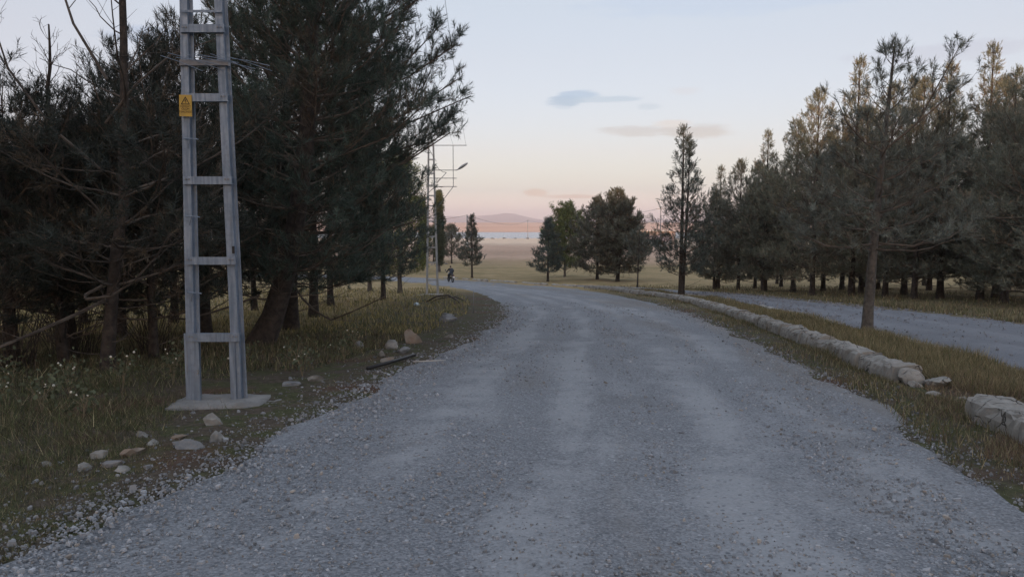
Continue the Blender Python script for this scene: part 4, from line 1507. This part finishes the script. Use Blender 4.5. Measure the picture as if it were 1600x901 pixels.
for sx in (-1, 1):
    m = MB()
    m.tube([(sx * .30, .33, 1.02), (sx * .40, .32, 1.18)], .008, 5)
    m.tube([(sx * .44, .315, 1.22), (sx * .44, .345, 1.22)], [.075, .06], 10)
    m.build("mirror", M_CHROME, B)
m = MB()
m.tube([(.13, .2, .25), (.15, -.3, .27), (.17, -.75, .36)], [.025, .04, .045], 8)
m.build("exhaust", M_CHROME, B, True)

# the rider: one skinned body
pv = [((0, -.22, .90), .15), ((0, -.17, 1.10), .16), ((0, -.08, 1.32), .18), ((0, -.03, 1.46), .07), ((0, .0, 1.55), .085), ((0, .02, 1.64), .10), ((0, .01, 1.72), .075)]
pe = [(0, 1), (1, 2), (2, 3), (3, 4), (4, 5), (5, 6)]
for sx in (-1, 1):
    b = len(pv)
    pv += [((sx * .19, -.06, 1.37), .085), ((sx * .34, .06, 1.17), .062), ((sx * .37, .20, 1.08), .05), ((sx * .37, .27, 1.04), .038), ((sx * .37, .32, 1.035), .036)]
    pe += [(2, b), (b, b + 1), (b + 1, b + 2), (b + 2, b + 3), (b + 3, b + 4)]
    for f in range(4):
        q = len(pv)
        xx = sx * (.335 + .022 * f)
        pv += [((xx, .355, 1.045), .010), ((xx, .375, 1.02 - .004 * f), .009)]
        pe += [(b + 4, q), (q, q + 1)]
    q = len(pv)
    pv += [((sx * .335, .29, 1.01), .011), ((sx * .33, .33, .995), .010)]
    pe += [(b + 3, q), (q, q + 1)]
    h = len(pv)
    pv += [((sx * .12, -.20, .86), .12), ((sx * .22, .18, .76), .085), ((sx * .20, .06, .50), .065), ((sx * .19, .02, .36), .05), ((sx * .20, .10, .30), .045), ((sx * .20, .20, .29), .035)]
    pe += [(0, h), (h, h + 1), (h + 1, h + 2), (h + 2, h + 3), (h + 3, h + 4), (h + 4, h + 5)]
pm = bpy.data.meshes.new("person")
pm.from_pydata([p[0] for p in pv], pe, [])


def mat_person():
    m, n, l, b = newmat("rider_clothes")
    t = NT(n, l)
    sp = n.new("ShaderNodeSeparateXYZ")
    l.new(t.objco(), sp.inputs[0])
    z, y = sp.outputs[2], sp.outputs[1]
    c = t.mix(t.mr(z, .90, .93), (.016, .017, .020), (.034, .042, .056))
    c = t.mix(t.mr(z, 1.47, 1.49), c, (.36, .22, .16))
    c = t.mix(t.math('MAXIMUM', t.mr(z, 1.67, 1.69), t.math('MULTIPLY', t.mr(y, .045, .03), t.mr(z, 1.54, 1.56))), c, (.010, .009, .009))
    c = t.mix(t.mr(y, .26, .28), c, (.30, .19, .14))
    c = t.mix(t.mr(z, .42, .40), c, (.010, .010, .011))
    l.new(c, b.inputs["Base Color"])
    b.inputs["Roughness"].default_value = .8
    return m


pm.materials.append(mat_person())
PR = obj("person", pm, None, (mx_, my_, MZ - .02), (0, 0, RZ))
tag(PR, "rider in dark blue jacket and black trousers seated on the motorcycle", "person")
sk = PR.modifiers.new("skin", 'SKIN')
sk.use_smooth_shade = True
for i, (_, r_) in enumerate(pv):
    PR.data.skin_vertices[0].data[i].radius = (r_, r_)
PR.data.skin_vertices[0].data[0].use_root = True
ss = PR.modifiers.new("subsurf", 'SUBSURF')
ss.levels = ss.render_levels = 1

# ------------------------------------------------------------------ far poles, sheds, houses
def pole(x, y, h, label, r=.11, two=False, arm=True):
    o = thing("utility_pole", label, "pole", (x, y, float(zt(x, y))), 0, "utility poles in the plain")
    m = MB()
    m.tube([(0, 0, h * .42 if two else -.1), (0, 0, h)], [r, r * .7], 8)
    m.build("shaft", M_STEELD, o, True)
    if two:
        m = MB()
        m.tube([(0, 0, -.1), (0, 0, h * .42)], [r * 1.35, r * 1.05], 8)
        m.build("painted_base", M_WHITE, o, True)
    if arm:
        m = MB()
        m.box(-.8, .8, -.05, .05, h - .35, h - .27)
        m.build("crossarm", M_STEELD, o)
    return o


p1 = pole(-8.25, 137, 8.6, "utility pole with whitewashed base behind the meadow pines", .13, True, False)
p2 = pole(8.3, 392, 9.4, "thin utility pole standing at the lake shore", .16)
p3 = pole(27.5, 138, 10.2, "utility pole rising behind the tall slender pine", .11)
p4 = pole(-60, 300, 9.0, "utility pole on the plain hidden behind the left trees", .13)


def top(o, h, dx=0):
    return (o.location.x + dx, o.location.y, o.location.z + h)


cable("field_cable", top(p1, 8.5), top(p2, 9.3), 2.0, .03, "thin cable from the whitewashed pole to the lake shore pole")
cable("field_cable", top(p4, 9.0), top(p1, 8.5), 1.6, .025, "thin cable reaching the whitewashed pole from the left")
cable("field_cable", top(p2, 9.3), top(p3, 10.0), 2.4, .025, "thin cable between the lake shore pole and the right pole")


def house(name, label, x, y, w, d, h, rh, wallm, roofm, rz=0, flat_roof=False, door=True):
    o = thing(name, label, "house", (x, y, float(zt(x, y)) - .1), rz)
    m = MB()
    m.box(-w / 2, w / 2, -d / 2, d / 2, 0, h)
    m.build("wall", wallm, o)
    m = MB()
    if flat_roof:
        m.box(-w / 2 - .3, w / 2 + .3, -d / 2 - .3, d / 2 + .3, h + .003, h + .35)
    else:
        e = .4
        V = [(-w / 2 - e, -d / 2 - e, h + .003), (w / 2 + e, -d / 2 - e, h + .003), (w / 2 + e, d / 2 + e, h + .003), (-w / 2 - e, d / 2 + e, h + .003), (-w / 2 - e, 0, h + rh), (w / 2 + e, 0, h + rh)]
        m.add(V, [(0, 1, 5, 4), (2, 3, 4, 5), (3, 2, 1, 0)], [(0, 4, 3), (1, 2, 5)])
    rf = m.build("roof", roofm, o)
    m = MB()
    m.box(-w * .3 - .3, -w * .3 + .3, -.3, .3, h + .2, h + rh + 1.2)
    m.build("chimney", wallm, rf)
    n = max(int(w / 3), 1)
    for i in range(n):
        cx = -w / 2 + (i + .5) * w / n
        if door and i == n - 1:
            m = MB()
            m.box(cx - .5, cx + .5, -d / 2 - .06, -d / 2 - .004, .05, 2.1)
            m.build("door", M_STEELD, o)
        else:
            m = MB()
            m.box(cx - .55, cx + .55, -d / 2 - .05, -d / 2 - .004, h * .4, h * .4 + 1.1)
            m.build("window", M_BLACK, o)
    return o


house("farmhouse", "reddish flat roofed farmhouse seen between the pines", 51, 268, 14, 8, 4.7, .8, M_REDWALL, M_PALEWALL, 0, True)
house("farm_shed", "low shed with red brown roof in front of the farmhouse", 45.5, 240, 9, 5, 1.9, 1.6, M_PALEWALL, M_REDROOF, R(8))
house("lake_hut", "tiny blue grey hut on the far lake shore", -55, 722, 4.2, 3.2, 2.6, 1.0, M_BLUEW, M_BLUEW, R(5))
for i, x in enumerate((-9.6, -4.0, 1.7, 7.8)):
    m = MB()
    rng = np.random.default_rng(300 + i)
    lab = ["leftmost", "second from left", "third from left", "rightmost"][i]
    me = rock_mesh(300 + i, (1.9, .8, .75), simple("dark_earth%d" % i, (.035, .030, .028), (.06, .05, .045), 2, .95), 2)
    tag(obj("earth_heap", me, None, (x, 372, float(zt(x, 372)) + .18)), "small dark heap on the lake shore, " + lab + " of four", "heap", "dark heaps on the lake shore")

# ------------------------------------------------------------------ litter and loose bits
def gz(x, y):
    return float(zt(x, y))


m = MB()
a_, b_ = (-2.12, 10.75), (-1.62, 12.25)
m.tube([(a_[0], a_[1], gz(*a_) + .05), ((a_[0] + b_[0]) / 2, (a_[1] + b_[1]) / 2, gz((a_[0] + b_[0]) / 2, (a_[1] + b_[1]) / 2) + .06), (b_[0], b_[1], gz(*b_) + .05)], .028, 8)
tag(m.build("plastic_pipe", M_BLACK, None, True), "short black plastic pipe lying at the road edge", "pipe")
m = MB()
m.tube([(-1.55, 11.55, gz(-1.55, 11.55) + .06), (-1.25, 11.5, gz(-1.25, 11.5) + .075), (-1.05, 11.62, gz(-1.05, 11.62) + .07)], [.012, .011, .006], 6)
tag(m.build("stick", simple("pale_stick", (.42, .40, .37), None), None, True), "thin pale stick lying on the gravel edge", "stick")
m = MB()
x0, y0 = -1.37, 26.0
m.tube([(x0, y0, gz(x0, y0) - .05), (x0 + .01, y0, gz(x0, y0) + .4), (x0 + .02, y0, gz(x0, y0) + .78)], .014, 6)
tag(m.build("metal_stake", M_STEELD, None, True), "thin metal stake upright in the verge at the bend", "stake")
m = MB()
q = [(-4.0, 34.6, .03), (-3.5, 34.2, .30), (-2.9, 33.8, .34), (-2.5, 33.3, .15), (-2.35, 33.0, .02)]
m.tube([(x, y, gz(x, y) + z) for x, y, z in q], [.03, .04, .045, .04, .02], 6)
m.tube([(x + .3, y + .1, gz(x, y) + z * .6 + .05) for x, y, z in q], [.02, .03, .03, .025, .01], 6)
tag(m.build("dry_branch", M_DEAD, None, True), "arched dry branch lying in front of the far pylon", "branch")


def litter(x, y, s, c, label, seed):
    me = rock_mesh(seed, (s, s * .7, s * .45), simple("litter%d" % seed, c, tuple(v * .85 for v in c), 9, .5), 2)
    tag(obj("litter", me, None, (x, y, gz(x, y) + s * .12), (0, 0, seed)), label, "litter")


litter(-4.05, 31.5, .42, (.45, .55, .62), "pale blue scrap of plastic in the grass by the far pylon", 401)
litter(6.15, 11.3, .17, (.75, .78, .80), "crumpled white scrap in the median grass by the kerb end", 402)

# bare brush round the trunks at the left
def brush(x, y, n, h, spread, label, seed):
    rng = np.random.default_rng(seed)
    o = thing("brush", label, "shrub", (x, y, gz(x, y)), 0, "bare brush under the left pines")
    a = rng.uniform(0, 6.28, n)
    r = rng.uniform(0, .3, n) * spread
    l = rng.uniform(.5, 1.1, n) * h
    tl = rng.uniform(.05, .65, n)
    k_ = np.linspace(0, 1, 5)[None, :]
    out = r[:, None] + (tl * l)[:, None] * k_ ** 1.5
    Pn = np.stack([np.cos(a)[:, None] * out, np.sin(a)[:, None] * out, l[:, None] * k_ - .05], -1) + rng.normal(0, .02, (n, 5, 3))
    V, F = tubes(Pn, np.full((n, 5), .008) * np.linspace(1.2, .4, 5)[None], 3)
    obj("stems", npmesh("stems", V, F, M_BARK), o)["kind"] = "stuff"


brush(-7.6, 11.2, 60, 1.3, 1.1, "bare upright brush round the leftmost trunk", 501)
brush(-7.5, 12.6, 50, 1.2, 1.2, "bare brush round the second trunk from the left", 502)
brush(-6.5, 13.3, 40, 1.2, .9, "bare brush between the dead tree and the small pine", 503)
brush(-8.8, 14.5, 50, 1.4, 1.4, "bare brush in the gap at the back of the low pines", 504)

# ------------------------------------------------------------------ weeds
def weed(x, y, h, label, seed, heads=True, group="weeds on the left verge"):
    rng = np.random.default_rng(seed)
    o = thing("weed", label, "plant", (x, y, gz(x, y) - .02), rng.uniform(0, 6), group)
    m = MB()
    ends = []
    for i in range(rng.integers(3, 7)):
        a = rng.uniform(0, 6.28)
        l = h * rng.uniform(.6, 1)
        e = (math.cos(a) * l * .3, math.sin(a) * l * .3, l)
        m.tube([(0, 0, 0), (e[0] * .3, e[1] * .3, l * .5), e], [.004, .003, .002], 4)
        ends.append(e)
        for q_ in range(2):
            t = rng.uniform(.4, .85)
            b = (e[0] * t + rng.normal(0, .07), e[1] * t + rng.normal(0, .07), l * t + .10)
            m.tube([(e[0] * t * .8, e[1] * t * .8, l * t), b], [.003, .0015], 3)
            ends.append(b)
    m.build("stalks", MATS.get("stalk") or simple("stalk", (.16, .13, .085), (.23, .19, .13), 9, .9), o)
    V, F, c = leaves(rng, np.array(ends) * .75, nrm(np.array(ends)), np.full(len(ends), .1), 6, .055, np.tile(np.array([[.09, .10, .06]]), (len(ends), 1)))
    obj("foliage", npmesh("foliage", V, F, M_GRASS, False, col=c), o)["kind"] = "stuff"
    if heads:
        for e in ends[:6]:
            if rng.uniform() < .6:
                me = MESH_HEAD
                hd = obj("flower_head", me, o, e, (rng.uniform(0, 1), 0, 0))
                s_ = rng.uniform(.7, 1.3)
                hd.scale = (s_, s_, s_)


hb = bmesh.new()
bmesh.ops.create_icosphere(hb, subdivisions=1, radius=.013)
MESH_HEAD = bpy.data.meshes.new("flower_head")
hb.to_mesh(MESH_HEAD)
hb.free()
MESH_HEAD.materials.append(simple("seed_head", (.62, .60, .52), (.5, .46, .38), 60, .9))
WEEDS = [(-4.75, 8.9, .55, "flowering weed with white heads left of the pylon's left leg"), (-5.2, 8.6, .45, "pale headed weed below the dead tree"),
         (-4.45, 9.6, .6, "tall pale weed just behind the pylon's left leg"), (-5.7, 8.2, .4, "weed with small white heads at the left verge"),
         (-4.3, 7.3, .38, "grey green thistle in front of the dead tree"), (-2.95, 10.3, .5, "flowering weed right of the pylon's right leg"),
         (-3.35, 11.2, .5, "weed with white dots behind the pylon's right leg"), (-3.9, 10.6, .55, "weed seen between the pylon legs"),
         (-2.75, 12.0, .45, "spiky weed before the leaning trunk"), (-4.9, 7.6, .35, "low weed in the dark grass at left"),
         (-2.9, 13.6, .6, "reddish dry weed left of the pale boulder"), (-6.3, 9.2, .45, "weed with bright heads near the left picture edge")]
for i, (x, y, h_, lb) in enumerate(WEEDS):
    weed(x, y, h_, lb, 600 + i)

# ------------------------------------------------------------------ loose gravel (past counting)
rng = np.random.default_rng(77)
CUBE = np.array([(-1, -1, -1), (1, -1, -1), (1, 1, -1), (-1, 1, -1), (-1, -1, 1), (1, -1, 1), (1, 1, 1), (-1, 1, 1)], float)
CQ = np.array([(3, 2, 1, 0), (4, 5, 6, 7), (0, 1, 5, 4), (1, 2, 6, 5), (2, 3, 7, 6), (3, 0, 4, 7)])


def nval(x, y, f, ph=0):
    return np.sin(x * f + 1.3 + ph) * np.sin(y * f * .43 + 2.1 + ph) + .6 * np.sin(x * f * 2.3 - y * f * .6 + ph) * np.sin(y * f * 1.1 + x * f * .4) + .3 * np.sin(x * f * 4.7 + y * f * 1.9)


def stones(name, x, y, z, s, col, label=None):
    n = len(x)
    sc = s[:, None] * np.stack([rng.uniform(.7, 1.3, n), rng.uniform(.6, 1.1, n), rng.uniform(.4, .85, n)], 1)
    V = CUBE[None] * rng.uniform(.55, 1.0, (n, 8, 1)) * sc[:, None, :]
    V[:, 4:, :2] *= rng.uniform(.45, .95, (n, 1, 1))
    a = rng.uniform(0, 6.28, n)
    ca, sa = np.cos(a)[:, None], np.sin(a)[:, None]
    X = V[..., 0] * ca - V[..., 1] * sa
    Y = V[..., 0] * sa + V[..., 1] * ca
    tl = rng.normal(0, .25, n)[:, None]
    Z = V[..., 2] + X * tl
    W = np.stack([X + x[:, None], Y + y[:, None], Z + z[:, None]], -1).reshape(-1, 3)
    F = (CQ[None] + (np.arange(n) * 8)[:, None, None]).reshape(-1, 4)
    o = obj(name, npmesh(name, W, F, M_GRAVEL, False, col=np.repeat(col, 8, axis=0)))
    return tag(o, label, "gravel", kind="stuff")


def road_z(x, y):
    return prof(y) + .045 * np.clip(y / 60, .2, 1.3) * np.ones_like(x)


NG = 62000
yv = (3.0 ** -.75 + rng.uniform(0, 1, NG) * (34 ** -.75 - 3.0 ** -.75)) ** (-1 / .75)
la = np.interp(yv, ROAD_L[:, 1], ROAD_L[:, 0])
ra = np.interp(yv, ROAD_R[:14, 1], ROAD_R[:14, 0])
u = rng.uniform(0, 1, NG)
xv = la + (ra - la) * u
wdt = ra - la
um = u * wdt
edge = np.exp(-um / .75) * 1.3 + np.exp(-(wdt - um) / .6) * .8
strip = .55 * np.exp(-((um - 3.55) / .42) ** 2) + .35 * np.exp(-((um - 4.9) / .35) ** 2) + .25 * np.exp(-((um - 2.1) / .3) ** 2)
dens = .13 + edge + strip * (.6 + .5 * nval(xv, yv, 1.4)) + .18 * nval(xv, yv, .9, 2)
keep = rng.uniform(0, 1, NG) < np.clip(dens, .05, 1)
xv, yv, um, wdt, edge = xv[keep], yv[keep], um[keep], wdt[keep], edge[keep]
s = np.exp(rng.normal(math.log(.0058), .45, len(xv))) * (1 + .25 * np.clip(edge, 0, 1)) * np.clip(.75 + yv / 16, .8, 2.6)
s = np.clip(s, .003, .03)
g_ = rng.uniform(.14, .33, len(xv)) * np.where(rng.uniform(0, 1, len(xv)) < .04, 1.3, 1)
col = np.stack([g_ * .96, g_ * 1.0, g_ * 1.07], 1)
br_ = rng.uniform(0, 1, len(xv)) < .10
col[br_] *= np.array([1.1, .95, .8])
rut = .014 * (np.sin(um * 2 * math.pi / 1.4 + .5))
near_edge = np.minimum(um, wdt - um)
zz = np.where(near_edge > .55, road_z(xv, yv) + rut * .8, np.maximum(zt(xv, yv) - .015, road_z(xv, yv) - .06 + .1 * near_edge))
stones("loose_gravel", xv, yv, zz + s * .15, s, col, "loose grey gravel scattered over the near road")
# stony margins of both verges
NV = 6500
yv = (3.4 ** -.6 + rng.uniform(0, 1, NV) * (40 ** -.6 - 3.4 ** -.6)) ** (-1 / .6)
lft = rng.uniform(0, 1, NV) < .62
off = rng.exponential(.42, NV)
xv = np.where(lft, np.interp(yv, ROAD_L[:, 1], ROAD_L[:, 0]) + .12 - off, np.interp(yv, ROAD_R[:14, 1], ROAD_R[:14, 0]) - .12 + off * .7)
s = np.clip(np.exp(rng.normal(math.log(.0055), .55, NV)) * np.clip(.8 + yv / 16, .8, 2.4), .003, .035)
g_ = rng.uniform(.10, .26, NV)
col = np.stack([g_ * .98, g_, g_ * 1.04], 1)
stones("verge_pebbles", xv, yv, zt(xv, yv) + s * .25, s, col, "small pale pebbles strewn along the road margins")
# side road gravel
N2 = 3000
yv = rng.uniform(9, 50, N2)
u = rng.uniform(0, 1, N2)
xv = np.interp(yv, R2_N[:, 1], R2_N[:, 0]) * (1 - u) + np.interp(yv, R2_F[:, 1], R2_F[:, 0]) * u
s = np.clip(np.exp(rng.normal(math.log(.018), .4, N2)) * (yv / 22), .008, .06)
g_ = rng.uniform(.11, .26, N2)
stones("side_road_gravel", xv, yv, prof(yv) + .02 + s * .2, s, np.stack([g_, g_, g_ * 1.06], 1), "loose gravel on the side road")

# ------------------------------------------------------------------ grass (past counting)
def blades(name, x, y, h, w, col, label, segs=True, lean=.45):
    n = len(x)
    z = zt(x, y) - .012
    a = rng.uniform(0, 6.28, n)
    b = rng.uniform(0, 6.28, n)
    ln = np.abs(rng.normal(0, lean, n)) * h
    dx, dy = np.cos(b) * ln, np.sin(b) * ln
    wx, wy = np.cos(a) * w / 2, np.sin(a) * w / 2
    B0 = np.stack([x - wx, y - wy, z], 1)
    B1 = np.stack([x + wx, y + wy, z], 1)
    tip = np.stack([x + dx, y + dy, z + h * rng.uniform(.8, 1.0, n)], 1)
    if segs:
        mid = np.stack([x + dx * .32, y + dy * .32, z + h * .58], 1)
        o_ = np.stack([wx, wy, wx * 0], 1) * .75
        V = np.stack([B0, B1, mid + o_, mid - o_, tip], 1).reshape(-1, 3)
        i0 = np.arange(n)[:, None] * 5
        F = [np.concatenate([i0, i0 + 1, i0 + 2, i0 + 3], 1), np.concatenate([i0 + 3, i0 + 2, i0 + 4], 1)]
        c = np.repeat(col, 5, axis=0)
    else:
        V = np.stack([B0, B1, tip], 1).reshape(-1, 3)
        F = [np.arange(3 * n).reshape(-1, 3)]
        c = np.repeat(col, 3, axis=0)
    return tag(obj(name, npmesh(name, V, F, M_GRASS, False, col=c)), label, "grass", kind="stuff")


def palette(n, cols, probs, var=.25):
    i = rng.choice(len(cols), n, p=probs)
    return np.array(cols)[i] * np.exp(rng.normal(0, var, (n, 1)))


GREEN, OLIVE, TAN, BROWN, YEL, DARK = (.072, .088, .038), (.12, .115, .058), (.28, .235, .14), (.14, .105, .07), (.30, .25, .105), (.045, .046, .028)


def scatter(n, y0, y1, p, xf):
    y = (y0 ** -p + rng.uniform(0, 1, n) * (y1 ** -p - y0 ** -p)) ** (-1 / p)
    return xf(y, rng.uniform(0, 1, n)), y


rl = lambda y: np.interp(y, ROAD_L[:, 1], ROAD_L[:, 0])
rr_ = lambda y: np.interp(y, ROAD_R[:14, 1], ROAD_R[:14, 0])
kx = lambda y: np.interp(y, KERB[::-1][:, 1], KERB[::-1][:, 0])
n2x = lambda y: np.interp(y, R2_N[:, 1], R2_N[:, 0])
f2x = lambda y: np.interp(y, R2_F[:, 1], R2_F[:, 0])
# left verge
x, y = scatter(120000, 3.4, 20, .9, lambda y, u: rl(y) + .12 - u ** 1.25 * (1.6 + .62 * y))
dist = rl(y) - x
pat = nval(x, y, 1.1, 4)
keep = (rng.uniform(0, 1, len(x)) < np.clip(.16 + dist * .3 + .75 * pat, .03, 1))
x, y, dist = x[keep], y[keep], dist[keep]
h_ = np.clip(.025 + .036 * np.minimum(dist, 2.6), .02, .125) * rng.uniform(.5, 1.5, len(x)) * (1 + .35 * nval(x, y, .7, 1))
h_ = np.clip(h_, .02, .24)
c = palette(len(x), [GREEN, OLIVE, TAN, BROWN, DARK], [.34, .22, .10, .20, .14], .38)
blades("verge_grass", x, y, h_, np.clip(.0052 * np.clip(y / 6, .8, 2.6), .003, .012), c, "short dark green and brown grass on the left verge", False, .8)
# clearing behind the pines
x, y = scatter(42000, 11, 60, .55, lambda y, u: rl(y) - 1.2 - u * (3 + .55 * y))
c = palette(len(x), [YEL, OLIVE, TAN, GREEN], [.42, .26, .17, .15])
dk = (y < 17)
c[dk] = palette(int(dk.sum()), [OLIVE, BROWN, DARK, TAN], [.35, .33, .22, .10])
blades("clearing_grass", x, y, rng.uniform(.05, .16, len(x)) * (1 + y / 60), .008 + .0007 * y, c, "yellowish grass in the clearing under the left pines", False)
# strip at the foot of the mortared kerb
x, y = scatter(22000, 4.2, 58, .55, lambda y, u: (kx(y) - .28) - .12 - u ** 2.4 * np.clip(kx(y) - rr_(y) - .3, .3, 1.6))
c = palette(len(x), [GREEN, OLIVE, TAN, BROWN], [.16, .30, .22, .32])
blades("kerb_grass", x, y, rng.uniform(.03, .17, len(x)) * np.clip(.7 + nval(x, y, 1.7) * .5, .3, 1.3), .005 + .0005 * y, c, "tufty grass along the foot of the mortared kerb", False)
# dry ground at the right foreground
x, y = scatter(30000, 5.0, 10.5, .8, lambda y, u: np.where(y > 9.3, kx(y) + .2, rr_(y) + .45 + .25 * np.sin(y * 3)) + u * (n2x(y) - rr_(y)))
c = palette(len(x), [BROWN, TAN, OLIVE, (.17, .115, .085)], [.40, .22, .06, .32])
blades("dry_grass", x, y, rng.uniform(.05, .24, len(x)) * np.clip(.35 + (x - rr_(y)) * .4, .3, 1.15) * np.clip(1 + .5 * nval(x, y, 1.9, 3), .25, 1.5), .0055 + .0003 * y, c, "brown dry grass between the kerb end and the right edge", False, .7)
# median
x, y = scatter(75000, 8.6, 60, .6, lambda y, u: kx(y) + .24 + u * np.clip(n2x(y) - kx(y) - .3, .1, 9))
c = palette(len(x), [OLIVE, TAN, GREEN, (.20, .158, .085), BROWN], [.24, .34, .08, .28, .06])
blades("median_grass", x, y, rng.uniform(.07, .26, len(x)) * np.clip(.9 + .4 * nval(x, y, 1.0, 6), .35, 1.4), .006 + .0006 * y, c, "thick olive and tan grass on the median between the roads", False, .5)
# far verge of the side road and wood floor
x, y = scatter(32000, 10, 70, .5, lambda y, u: f2x(y) + .05 + u ** 1.6 * (3 + y * .25))
c = palette(len(x), [TAN, OLIVE, BROWN, GREEN], [.28, .34, .24, .14])
blades("side_verge_grass", x, y, rng.uniform(.06, .30, len(x)) * np.clip(.9 + .5 * nval(x, y, .7, 6), .3, 1.5), .010 + .0006 * y, c, "tan grass on the verge beyond the side road", False)
# ------------------------------------------------------------------ evening haze over the plain
hz = MB()
hz.box(-4600, 4600, -640, 7450, -12, 112)
hm = bpy.data.materials.new("haze")
hm.use_nodes = True
hn = hm.node_tree.nodes
hn.remove(hn["Principled BSDF"])
pvn = hn.new("ShaderNodeVolumePrincipled")
pvn.inputs["Color"].default_value = (.93, .86, .88, 1)
pvn.inputs["Density"].default_value = 2.3e-4
pvn.inputs["Anisotropy"].default_value = .65
hm.node_tree.links.new(pvn.outputs[0], hn["Material Output"].inputs["Volume"])
tag(hz.build("haze", hm), kind="stuff")
